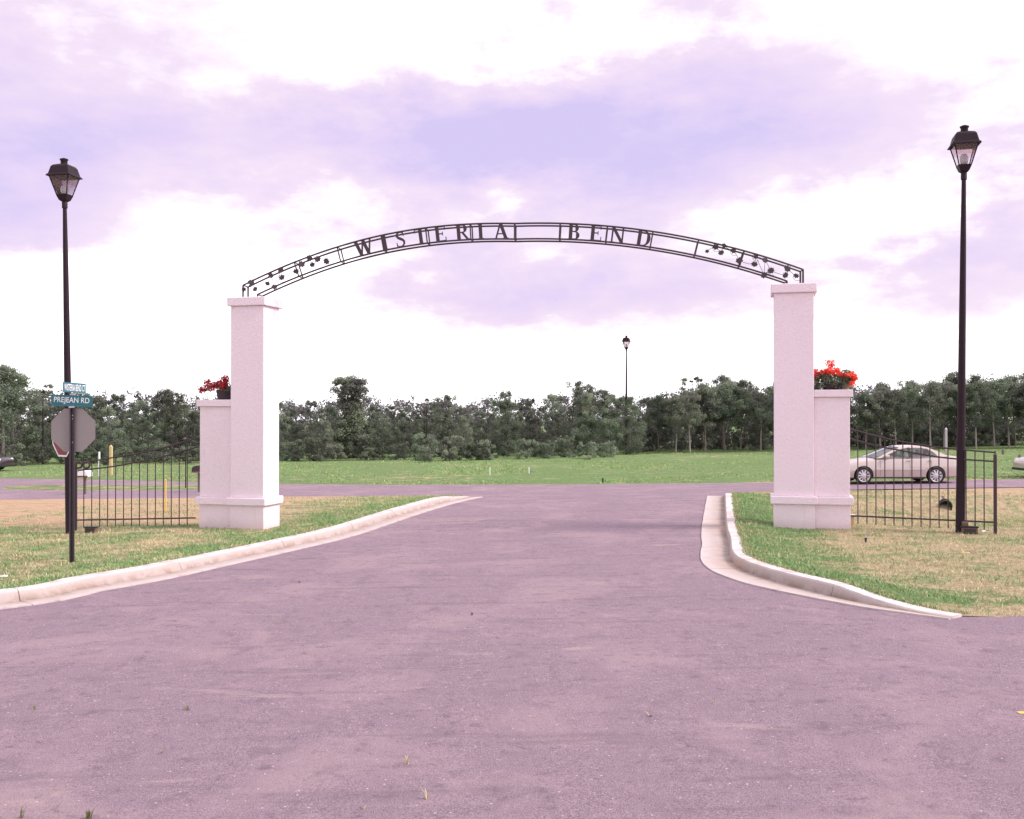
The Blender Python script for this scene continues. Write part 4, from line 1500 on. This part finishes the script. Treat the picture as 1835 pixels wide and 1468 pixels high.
# ------------------------------------------------------------------ cars
def make_car():
    t = empty('parked_car')
    # stations: x, half width, z bottom, z top
    S = [(-2.42, .60, .34, .56), (-2.38, .72, .26, .64), (-2.25, .82, .22, .71), (-2.0, .885, .20, .78), (-1.6, .905, .20, .855), (-1.2, .91, .20, .915), (-.85, .91, .20, .965),
         (-.4, .91, .20, .985), (.2, .91, .20, .995), (.8, .91, .20, 1.01), (1.3, .905, .20, 1.03), (1.65, .895, .21, 1.045), (2.0, .87, .23, 1.04), (2.25, .83, .26, 1.01), (2.38, .77, .30, .96), (2.43, .68, .36, .86)]
    vs, fs = [], []
    def ring(x, w, zb, zt):
        m_ = (zt - zb)
        return [(x, 0, zb), (x, w * .88, zb), (x, w * .965, zb + .08 * m_), (x, w * .985, zb + .30 * m_), (x, w, zb + .52 * m_), (x, w * .975, zb + .80 * m_), (x, w * .93, zb + .93 * m_), (x, w * .82, zb + 1.0 * m_), (x, 0, zt + .035)]
    half = [ring(*s) for s in S]
    full = [h_ + [(p[0], -p[1], p[2]) for p in h_[-2:0:-1]] for h_ in half]
    k = len(full[0])
    mb = MB()
    vs = [p for r in full for p in r]
    for i in range(len(full) - 1):
        for j in range(k):
            fs.append((i * k + j, i * k + (j + 1) % k, (i + 1) * k + (j + 1) % k, (i + 1) * k + j))
    fs.append(tuple(range(k)))
    fs.append(tuple((len(full) - 1) * k + j for j in range(k)))
    mb.add(vs, fs)
    body = mb.build('body', M['paint'], t)
    # wheel arches cut out of the body
    AXL = (-1.42, 1.32)
    cut = MB()
    for ax in AXL:
        for sgn in (-1, 1):
            b = len(cut.v)
            nseg = 28
            y0, y1 = (.62, 1.1) if sgn > 0 else (-1.1, -.62)
            for y in (y0, y1):
                for j in range(nseg):
                    a = 2 * math.pi * j / nseg
                    cut.v.append((ax + .375 * math.cos(a), y, .315 + .375 * math.sin(a)))
            for j in range(nseg):
                cut.f.append((b + j, b + (j + 1) % nseg, b + nseg + (j + 1) % nseg, b + nseg + j))
            cut.f.append(tuple(b + j for j in range(nseg)))
            cut.f.append(tuple(b + nseg + j for j in range(nseg))[::-1])
    co = cut.build('cutter', M['black'])
    md = body.modifiers.new('b', 'BOOLEAN')
    md.operation = 'DIFFERENCE'
    md.solver = 'EXACT'
    md.object = co
    dg = bpy.context.evaluated_depsgraph_get()
    nm = bpy.data.meshes.new_from_object(body.evaluated_get(dg))
    body.modifiers.clear()
    body.data = nm
    bpy.data.objects.remove(co)
    for p in nm.polygons:
        p.use_smooth = True
    nm.set_sharp_from_angle(angle=R(38))
    # wheels
    rim_me = MB()
    for i in range(10):
        a = 2 * math.pi * i / 10
        ca, sa = math.cos(a), math.sin(a)
        def pt(r, w, y):
            return (r * ca - w * sa, y, r * sa + w * ca)
        rim_me.add([pt(.045, -.020, -.03), pt(.045, .020, -.03), pt(.215, .034, -.015), pt(.215, -.034, -.015), pt(.045, -.02, .0), pt(.045, .02, 0), pt(.215, .034, .01), pt(.215, -.034, .01)],
                   [(0, 1, 2, 3), (7, 6, 5, 4), (0, 4, 5, 1), (1, 5, 6, 2), (2, 6, 7, 3), (3, 7, 4, 0)])
    def torus_y(mb_, R0, prof, n_=32):
        b = len(mb_.v)
        kk = len(prof)
        for i in range(n_):
            a = 2 * math.pi * i / n_
            for (r, y) in prof:
                mb_.v.append((r * math.cos(a), y, r * math.sin(a)))
        for i in range(n_):
            i2 = (i + 1) % n_
            for j in range(kk - 1):
                mb_.f.append((b + i * kk + j, b + i2 * kk + j, b + i2 * kk + j + 1, b + i * kk + j + 1))
    torus_y(rim_me, 0, [(.205, .10), (.212, -.02), (.232, -.03), (.236, -.018), (.236, .10)])
    torus_y(rim_me, 0, [(.0, -.036), (.05, -.034), (.058, -.02), (.058, .02)])
    rim_mesh = rim_me.mesh('rim')
    ty = MB()
    torus_y(ty, 0, [(.232, -.02), (.245, -.040), (.29, -.045), (.312, -.03), (.316, .0), (.316, .15), (.305, .18), (.235, .17)])
    tyre_mesh = ty.mesh('tyre')
    dk = MB().add(*(lambda n_: ([(.20 * math.cos(2 * math.pi * i / n_), .06, .20 * math.sin(2 * math.pi * i / n_)) for i in range(n_)], [tuple(range(n_))]))(24)).mesh('brake_disc')
    for ax in AXL:
        for sgn in (-1, 1):
            wh = link('wheel', tyre_mesh, M['rubber'], t)
            wh.location = (ax, sgn * .885, .316)
            wh.rotation_euler = (0, 0, 0 if sgn < 0 else math.pi)
            link('rim', rim_mesh, M['rim'], wh)
            link('brake_disc', dk, M['black'], wh)
    # greenhouse: side outline at the belt and roof
    def sidep(x, z):
        k_ = (z - .98) / .44
        return .855 - .215 * max(0, k_) ** 1.0
    outer = [(-.95, .965), (-.62, 1.12), (-.28, 1.27), (.0, 1.365), (.20, 1.405), (.55, 1.425), (.90, 1.405), (1.15, 1.355), (1.42, 1.24), (1.68, 1.12), (1.88, 1.045)]
    roof_i = outer[3:8]
    # roof skin
    mb = MB()
    rows = []
    for x, z in outer[2:9]:
        yb = sidep(x, z)
        rows.append([(x, -yb, z), (x, -yb * .75, z + .022), (x, 0, z + .035), (x, yb * .75, z + .022), (x, yb, z)])
    roof_rows = rows[1:6]
    for r in roof_rows:
        mb.v += r
    for i in range(len(roof_rows) - 1):
        for j in range(4):
            mb.f.append((i * 5 + j, i * 5 + j + 1, (i + 1) * 5 + j + 1, (i + 1) * 5 + j))
    rf_ = mb.build('roof', M['paint'], t, smooth=True)
    # pillars and rails each side
    def P3(x, z, s, push=0.0):
        return (x, s * (sidep(x, z) + push), z)
    for s in (-1, 1):
        def strip3(pairs, nm, m_):
            mb2 = MB()
            for (a, b) in pairs:
                mb2.v += [P3(a[0], a[1], s, .004), P3(b[0], b[1], s, .004)]
            for i in range(len(pairs) - 1):
                mb2.f.append((2 * i, 2 * i + 1, 2 * i + 3, 2 * i + 2))
            return mb2.build(nm, m_, t)
        inner = [(-.70, .99), (-.42, 1.135), (-.10, 1.265), (.10, 1.325), (.24, 1.352), (.55, 1.37), (.88, 1.352), (1.08, 1.31), (1.25, 1.22), (1.36, 1.12), (1.42, 1.02)]
        strip3(list(zip(outer, inner)), 'window_frame', M['paint'])
        strip3([((.30, 1.0), (.44, 1.0)), ((.30, 1.37), (.40, 1.375))], 'door_pillar', M['black'])
        strip3([((1.12, 1.02), (1.18, 1.02)), ((1.00, 1.34), (1.05, 1.33))], 'door_pillar', M['black'])
        mb2 = MB()
        mb2.v = [P3(x, z, s) for x, z in inner]
        mb2.f = [tuple(range(len(inner)))]
        mb2.build('side_window', M['carglass'], t)
        # mirror, handles, trim
        m3 = MB().box(-.62, -.46, s * .90 - .09, s * .90 + .09, .99, 1.10).build('door_mirror', M['paint'], t, bevel=.03)
        for x in (.20, 1.02):
            MB().box(x, x + .17, s * .905 - .018, s * .905 + .018, .875, .90).build('door_handle', M['paint'], t, bevel=.006)
        MB().box(-.95, .90, s * .915 - .006, s * .915 + .006, .54, .585).build('side_moulding', M['rim'], t, bevel=.004)
        MB().box(-1.02, .92, s * .895 - .02, s * .895 + .02, .215, .255).build('sill', M['black'], t, bevel=.006)
        for x in (-.80, .33, 1.16):
            mb2 = MB()
            mb2.tube([(x, s * .905, .30), (x, s * .918, .62), (x + (.0 if x < 1 else -.03), s * .897, .93)], .004, 4)
            mb2.build('door_seam', M['black'], t)
        MB().lathe([(.02, 0), (.15, .02), (.17, .10), (.10, .16)], 10, c=(-2.20, s * .62, .56)).build('headlight', M['clear'], t, smooth=True)
        MB().box(2.28, 2.425, s * .66 - .17, s * .66 + .17, .78, .93).build('tail_light', M['tail'], t, bevel=.03)
    def screen(nm, b0, b1):
        mb2 = MB()
        (xa, za), (xb, zb_) = b0, b1
        ya, yb = sidep(xa, za), sidep(xb, zb_)
        for q in (0, .5, 1):
            x, z, y = xa + (xb - xa) * q, za + (zb_ - za) * q, ya + (yb - ya) * q
            for m_ in (-1, -.5, 0, .5, 1):
                mb2.v.append((x - (1 - m_ * m_) * .06 * (1 if nm == 'windscreen' else -1), y * m_, z + .02 * (1 - m_ * m_)))
        for i in range(2):
            for j in range(4):
                mb2.f.append((i * 5 + j, i * 5 + j + 1, (i + 1) * 5 + j + 1, (i + 1) * 5 + j))
        return mb2.build(nm, M['carglass'], t, smooth=True)
    screen('windscreen', (-.95, .97), (.0, 1.365))
    screen('rear_window', (1.88, 1.05), (1.15, 1.355))
    for x in (.12, 1.0):
        for s in (-.37, .37):
            MB().box(x, x + .16, s - .22, s + .22, .6, 1.10).build('seat', M['seat'], t, bevel=.05)
            MB().box(x + .07, x + .17, s - .12, s + .12, 1.11, 1.27).build('headrest', M['seat'], t, bevel=.03)
    MB().box(-.72, -.52, -.6, .6, .90, 1.03).build('dashboard', M['black'], t, bevel=.03)
    pts = [(-.30 + .04 * math.sin(a * math.pi / 8), -.37 + .18 * math.cos(a * math.pi / 8), 1.02 + .17 * math.sin(a * math.pi / 8)) for a in range(16)]
    MB().tube(pts, .015, 6, closed=True).build('steering_wheel', M['black'], t)
    MB().box(-2.41, -2.36, -.42, .42, .42, .56).build('grille', M['black'], t, bevel=.01)
    MB().box(-2.43, -2.30, -.75, .75, .24, .34).build('front_bumper', M['black'], t, bevel=.02)
    MB().box(2.30, 2.44, -.72, .72, .27, .35).build('rear_bumper', M['black'], t, bevel=.02)
    MB().box(2.431, 2.445, -.22, .22, .62, .74).build('number_plate', M['white'], t)
    return t
car = make_car()
cd = 39.0
car.location = (lx(1550, cd) + 1.42 - .36, cd, h0(15.5, cd) + .004)
car.rotation_euler = (0, 0, 0)
tag(car, 'champagne silver sedan parked beyond the railing on the cross street', 'car', 'parked cars')
car2 = copy_tree(car)
car2.location = (lx(1829, 41.6) + 2.42, 41.6, h0(23, 41.6) + .004)
tag(car2, 'pale car cut off by the picture edge behind the right railing', 'car', 'parked cars')
car3 = copy_tree(car)
car3.location = (lx(17, 57.5) - 2.40, 57.5, h0(-29, 57.5) - .02)
car3.rotation_euler = (0, 0, R(176))
tag(car3, 'dark car cut off by the picture edge before the wood on the stop sign side', 'car', 'parked cars')
for o in bpy.data.objects:
    if o.parent == car3 and o.material_slots and o.material_slots[0].material == M['paint']:
        o.material_slots[0].link = 'OBJECT'
        o.material_slots[0].material = M['paint_dk']

# ------------------------------------------------------------------ small things in the verge
def ground_at(u, v):
    d = 20.0
    for _ in range(50):
        x = lx(u, d)
        d = (CAM_Z - gz(x, d)) * F_PX / (v - HZ)
    return Vector((lx(u, d), d, gz(lx(u, d), d)))
# culvert
p = on_plane(1694, 918, -.22)
cx_, cy_ = p.x, 28.12
cx_ = lx(1694, cy_)
cz_ = CAM_Z + (HZ - 908) / F_PX * cy_
cv = empty('culvert_pipe', (cx_, cy_, cz_), R(-20))
tag(cv, 'black culvert pipe mouth in the ditch seen through the railing', 'pipe')
mb = MB()
n_ = 22
ring_ = [(.175, 1.6), (.175, -.04), (.150, -.04), (.150, 1.5)]
for i in range(n_):
    a = 2 * math.pi * i / n_
    for r, y in ring_:
        mb.v.append((r * math.cos(a), y, r * math.sin(a)))
for i in range(n_):
    i2 = (i + 1) % n_
    for j in range(3):
        mb.f.append((i * 4 + j, i2 * 4 + j, i2 * 4 + j + 1, i * 4 + j + 1))
mb.f.append(tuple(i * 4 + 3 for i in range(n_)))
mb.build('pipe', M['pvc'], cv, smooth=True)
for y in (.12, .26, .40):
    MB().tube([(.180 * math.cos(2 * math.pi * i / 20), y, .180 * math.sin(2 * math.pi * i / 20)) for i in range(20)], .012, 5, closed=True).build('rib', M['pvc'], cv)
mb = MB()
mb.add([(-.36, -.12, -.13), (-.20, -.22, -.20), (.05, -.26, -.27), (.10, -.14, -.25), (-.10, -.05, -.17), (-.33, -.04, -.10),
        (-.36, -.12, -.20), (-.20, -.22, -.28), (.05, -.26, -.34), (.10, -.14, -.34), (-.10, -.05, -.28), (-.33, -.04, -.2)],
       [(0, 1, 2, 3, 4, 5), (11, 10, 9, 8, 7, 6)] + [(i, (i + 1) % 6, (i + 1) % 6 + 6, i + 6) for i in range(6)])
mb.build('concrete_lip', M['white'], cv)
# ground floodlights
def flood(p, s, label, rz):
    t = empty('floodlight', p, rz)
    tag(t, label, 'floodlight', 'ground floodlights')
    MB().box(-.13 * s, .13 * s, -.06, .07, -.03, .115 * s).build('housing', M['brown'], t, bevel=.012)
    MB().box(-.145 * s, .145 * s, -.075, .08, .117 * s, .14 * s).build('visor', M['black'], t, bevel=.006)
    MB().box(-.10 * s, .10 * s, -.066, -.062, .0, .095 * s).build('lens', M['pot'], t)
    return t
p = ground_at(164, 955)
flood(p, 1.0, 'small brown ground floodlight box under the railing near the stop sign', R(-6))
p = ground_at(1737, 957)
b_ = flood(p, 1.15, 'low brown floodlight block on the grass beside the lamp post by the car', R(-20))
MB().box(-.14, -.02, .0, .12, .16, .24).build('mount', M['brown'], b_, bevel=.01)
# pale meter box at the wing wall
p = ground_at(1529, 948)
mt = empty('meter_box', p + Vector((.05, .25, 0)), -TH)
tag(mt, 'pale yellow meter box on a stake at the foot of the wing wall', 'meter box')
MB().box(-.05, .05, -.03, .03, .06, .25).build('case', M['wood'], mt, bevel=.01)
MB().box(-.09, .075, -.045, .045, .252, .285).build('lid', M['white'], mt, bevel=.008)
MB().box(-.018, .018, -.012, .012, -.1, .058).build('stake', M['wood'], mt)
# sprinkler head
p = ground_at(1551, 972)
spk = empty('sprinkler', p)
tag(spk, 'tiny dark sprinkler head standing in the grass before the wing wall', 'sprinkler')
MB().lathe([(.018, -.05), (.018, .06), (.026, .065), (.026, .085), (.010, .09)], 10).build('riser', M['black'], spk, smooth=True)
MB().box(-.015, .055, -.012, .012, .088, .108).build('nozzle', M['galv'], spk, bevel=.003)
# posts and stakes beyond the railing
def stake(u, v0, v1, d, w, m_, name, label, cat='post', cap=None):
    x = lx(u, d)
    z1 = CAM_Z + (HZ - v0) / F_PX * d
    z0 = CAM_Z + (HZ - v1) / F_PX * d
    z0 = min(z0, h0(x, d) + .02)
    t = empty(name, (x, d, z0))
    tag(t, label, cat)
    MB().box(-w / 2, w / 2, -w / 2, w / 2, -.2, z1 - z0).build('shaft', m_, t, bevel=w * .12)
    MB().lathe([(w * .72, 0), (w * .5, w * .5), (w * .05, w * .9)], 4, rot=R(45), c=(0, 0, z1 - z0 + .002)).build('top', cap or m_, t)
stake(199, 802, 835, 52, .15, M['wood'], 'timber_post', 'pale yellow timber post in the meadow seen over the railing')
stake(178, 812, 835, 51, .08, M['white'], 'marker_post', 'thin white marker post left of the yellow timber post')
stake(297, 860, 905, 27.5, .035, M['yellow'], 'survey_stake', 'yellow survey stake seen between the bars of the railing', 'stake')
stake(1695, 770, 805, 68, .15, M['galv'], 'marker_post', 'pale marker post before the wood, above the car roof')
stake(878, 839, 848, 47, .05, M['white'], 'survey_stake', 'short white survey stake in the middle of the meadow', 'stake')
stake(948, 839, 848, 47.5, .05, M['white'], 'survey_stake', 'short white survey stake right of the middle one in the meadow', 'stake')
stake(496 + 584, 858, 864, 41.5, .06, M['black'], 'marker_post', 'short dark peg at the far edge of the cross street')
stake(1827, 817, 826, 58, .12, M['bark'], 'timber_post', 'short brown post in the meadow right of the railing end')
stake(1797, 808, 818, 62, .12, M['bark'], 'timber_post', 'faint brown post in the meadow just right of the railing end')
# mailboxes
def mailbox(u, v_top, v_base, d, s, m1, m2, label):
    x = lx(u, d)
    zb = h0(x, d)
    H = CAM_Z + (HZ - v_top) / F_PX * d - zb
    t = empty('mailbox', (x, d, zb))
    tag(t, label, 'mailbox', 'mailboxes along the street')
    MB().box(-.04, .04, -.04, .04, -.2, H - .24 * s).build('post', M['bark'], t)
    prof = [(-.19 * s, H - .24 * s), (.19 * s, H - .24 * s)] + [(.19 * s * math.cos(a), H - .12 * s + .12 * s * math.sin(a)) for a in [i * math.pi / 8 for i in range(9)]]
    MB().prism(prof, -.25, .25).build('box', m1, t)
    MB().box(-.21 * s, .21 * s, -.27, -.255, H - .26 * s, H - .20 * s).build('door', m2, t)
    return t
mailbox(152.5, 842.5, 870, 38.0, 1.0, M['white'], M['red'], 'white mailbox at the street seen beside the sign post through the railing')
mailbox(357, 834, 870, 38.5, 1.1, M['pot'], M['lamp_lens'], 'dark mailbox half hidden behind the wing wall of the pillar near the stop sign')
# scraps
def scrap(u, v, w, d_, m_, name, label, h=.02, rz=0.0):
    p = ground_at(u, v)
    t = MB().add([(-w, -d_, 0), (w * .8, -d_ * .8, 0), (w, d_, 0), (-w * .7, d_ * .9, 0), (-w * .8, -d_ * .7, h), (w * .6, -d_ * .6, h * .8), (w * .8, d_ * .7, h * 1.2), (-w * .5, d_ * .6, h)],
                 [(0, 3, 2, 1), (4, 5, 6, 7), (0, 1, 5, 4), (1, 2, 6, 5), (2, 3, 7, 6), (3, 0, 4, 7)]).build(name, m_)
    t.location = p + Vector((0, 0, .0))
    t.rotation_euler = (0, 0, rz)
    tag(t, label, 'litter')
scrap(1762, 953, .045, .03, M['white'], 'paper_scrap', 'white paper scrap on the grass near the railing end post', .03)
scrap(1728, 992, .10, .02, M['wood'], 'timber_offcut', 'thin pale timber offcut lying in the grass before the lamp by the car', .02, R(-8))
scrap(8, 1033, .06, .03, M['white'], 'paper_scrap', 'white scrap on the grass behind the left kerb', .02, .3)

# ------------------------------------------------------------------ grass blades
def blades(name, pts, hgt, wid, seed, tints, label, per=1):
    rng = np.random.default_rng(seed)
    P = np.array(pts, float)
    n_ = len(P)
    a = rng.uniform(0, 6.283, n_)
    h = rng.uniform(hgt[0], hgt[1], n_)
    w = rng.uniform(wid[0], wid[1], n_)
    lean = rng.normal(size=(n_, 2)) * .45 * h[:, None]
    e = np.stack([np.cos(a), np.sin(a), np.zeros(n_)], 1) * w[:, None] * .5
    up = np.stack([lean[:, 0], lean[:, 1], h], 1)
    v = np.empty((n_, 5, 3))
    v[:, 0] = P - e
    v[:, 1] = P + e
    v[:, 2] = P + up * .55 + e * .75
    v[:, 3] = P + up * .55 - e * .75
    v[:, 4] = P + up * np.array([1.35, 1.35, .95])
    me = bpy.data.meshes.new(name)
    me.vertices.add(n_ * 5)
    me.vertices.foreach_set('co', v.ravel())
    idx = np.empty((n_, 7), np.int32)
    b = np.arange(n_) * 5
    for j, k in enumerate((0, 1, 2, 3, 3, 2, 4)):
        idx[:, j] = b + k
    me.loops.add(n_ * 7)
    me.loops.foreach_set('vertex_index', idx.ravel())
    me.polygons.add(n_ * 2)
    ls = np.empty((n_, 2), np.int32)
    ls[:, 0] = np.arange(n_) * 7
    ls[:, 1] = np.arange(n_) * 7 + 4
    me.polygons.foreach_set('loop_start', ls.ravel())
    me.polygons.foreach_set('loop_total', np.tile(np.array([4, 3], np.int32), n_))
    me.update(calc_edges=True)
    col = np.ones((n_, 5, 4), np.float32)
    col[:, :, :3] = np.array(tints)[:, None, :]
    me.color_attributes.new('tint', 'FLOAT_COLOR', 'POINT').data.foreach_set('color', col.ravel())
    o = link(name, me, M['blade'])
    tag(o, label, 'grass', kind='stuff')
    return o
def inside(poly, x, y):
    c = False
    j = len(poly) - 1
    for i in range(len(poly)):
        xi, yi = poly[i]
        xj, yj = poly[j]
        if (yi > y) != (yj > y) and x < (xj - xi) * (y - yi) / (yj - yi) + xi:
            c = not c
        j = i
    return c
def sow(poly, box, n_, seed, hmul):
    rr = random.Random(seed)
    P, T = [], []
    poly_s = [tuple(p) for p in poly]
    while n_ > 0:
        n_ -= 1
        x, y = rr.uniform(box[0], box[1]), rr.uniform(box[2], box[3])
        if abs(x) > .56 * y + 1.2 or not inside(poly_s, x, y):
            continue
        dr, ba = zone(x, y)
        nz = mnoise.noise(Vector((x * .9, y * .9, 7.0)))
        n2 = mnoise.noise(Vector((x * 2.6, y * 2.6, 3.0)))
        d = dr + nz * .75 + n2 * .45 + rr.uniform(-.25, .25)
        if rr.random() < ba * .95 + .35 * (d > .55):
            continue
        k = sm(.25, .7, d)
        g = (.165, .315, .115) if rr.random() < .5 else (.26, .39, .17)
        s = (.64, .53, .34) if rr.random() < .6 else (.48, .44, .24)
        f = rr.uniform(.75, 1.25)
        T.append(tuple((g[i] * (1 - k) + s[i] * k) * f for i in range(3)))
        P.append((x, y, gz(x, y) - .008))
    return P, T
P, T = sow(verge_l, (-13, -1.2, 13.5, 33.5), 150000, 1, 1)
def creep(line, n_, seed, P, T):
    rr = random.Random(seed)
    for i in range(n_):
        k = rr.randrange(len(line) - 1)
        a, b = line[k], line[k + 1]
        if abs(a.x) > .56 * a.y + 1.2:
            continue
        q = a.lerp(b, rr.random())
        t_ = (b - a).normalized()
        o_ = rr.uniform(-.14, .03) + .05 * mnoise.noise(Vector((q.x * 1.5, q.y * 1.5, 2)))
        q = q + Vector((t_.y, -t_.x)) * o_
        f = rr.uniform(.8, 1.2)
        g = (.19, .32, .13) if rr.random() < .6 else (.52, .44, .26)
        P.append((q.x, q.y, h0(q.x, q.y) + rise(q.x, q.y) + .004))
        T.append(tuple(c * f for c in g))
creep(KL, 9000, 31, P, T)
blades('verge_grass', P, (.02, .075), (.006, .015), 5, T, 'short green and straw grass on the verge by the stop sign')
P, T = sow(verge_r, (3.5, 15, 12, 33.5), 150000, 2, 1)
creep(KR, 7000, 32, P, T)
blades('verge_grass', P, (.02, .070), (.006, .015), 6, T, 'short green and straw grass on the verge by the parked car')
# the meadow: coarser tufts
rr = random.Random(8)
P, T = [], []
for i in range(42000):
    y = 41 + 31 * rr.random() ** 1.3
    x = rr.uniform(-.56 * y - 2, .56 * y + 2)
    if x < -6 and y < 42.6 + (-x - 6) * .48:
        continue
    if mnoise.noise(Vector((x * .25, y * .25, 5.0))) < -.22:
        continue
    g = random.choice([(.20, .38, .11), (.26, .44, .14), (.33, .46, .17), (.46, .43, .25)])
    f = rr.uniform(.8, 1.2)
    T.append(tuple(c * f for c in g))
    P.append((x, y, h0(x, y) - .05))
blades('meadow_grass', P, (.03, .10), (.02, .05), 9, T, 'green meadow grass between the cross street and the wood')

# ------------------------------------------------------------------ weeds in the road surface
def weed(u, v, h, n_, m_, label, spread=.05):
    p = on_plane(u, v)
    rr = random.Random(int(u * 7 + v))
    mb = MB()
    for i in range(n_):
        a = rr.uniform(0, 6.283)
        l = h * rr.uniform(.55, 1.0)
        s = rr.uniform(.2, 1) * spread
        b = Vector((rr.uniform(-.015, .015), rr.uniform(-.015, .015), -.01))
        t1 = b + Vector((math.cos(a) * s * .4, math.sin(a) * s * .4, l * .6))
        t2 = b + Vector((math.cos(a) * s * 1.3, math.sin(a) * s * 1.3, l))
        e = Vector((-math.sin(a), math.cos(a), 0)) * .006
        e2 = e * .7
        mb.add([b - e, b + e, t1 + e2, t1 - e2, t2], [(0, 1, 2, 3), (3, 2, 4)])
    o = mb.build('weed', m_)
    o.location = (p.x, p.y, h0(p.x, p.y) + .004)
    tag(o, label, 'weed', 'weeds in the road')
M['weedg'] = simple('weed_green', (.16, .17, .075), .8, 0, .3, 20)
weed(496, 1117, .10, 5, M['tan'], 'pale straw weed sprouting from the asphalt below the left kerb')
weed(845, 1102, .06, 7, M['weedg'], 'small green weed in the asphalt near the middle of the gateway')
weed(336, 1272, .06, 6, M['weedg'], 'small green weed in the asphalt left of centre foreground')
weed(64, 1270, .07, 5, M['weedg'], 'thin green weed near the left edge of the road')
weed(1277, 1260, .12, 2, M['tan'], 'single long dry grass stalk in the road right of centre', .08)
weed(1166, 1282, .05, 4, M['tan'], 'pair of dry grass tips in the road right of centre')
weed(731, 1368, .07, 5, M['tan'], 'dry whitish weed in the foreground road below the middle')
weed(292, 1348, .05, 4, M['tan'], 'straw weed in the foreground road left of centre')
weed(768, 1430, .10, 3, M['tan'], 'thin dry stalk in the nearest road surface')
weed(650, 1448, .05, 3, M['tan'], 'bent dry stalk at the bottom of the road left of centre')
weed(160, 1466, .09, 14, M['weedg'], 'green tuft at the bottom edge of the road')
weed(38, 1464, .09, 6, M['weedg'], 'thin weed at the bottom corner of the road')
weed(536, 1044, .05, 6, M['weedg'], 'small weed beside the left gutter')
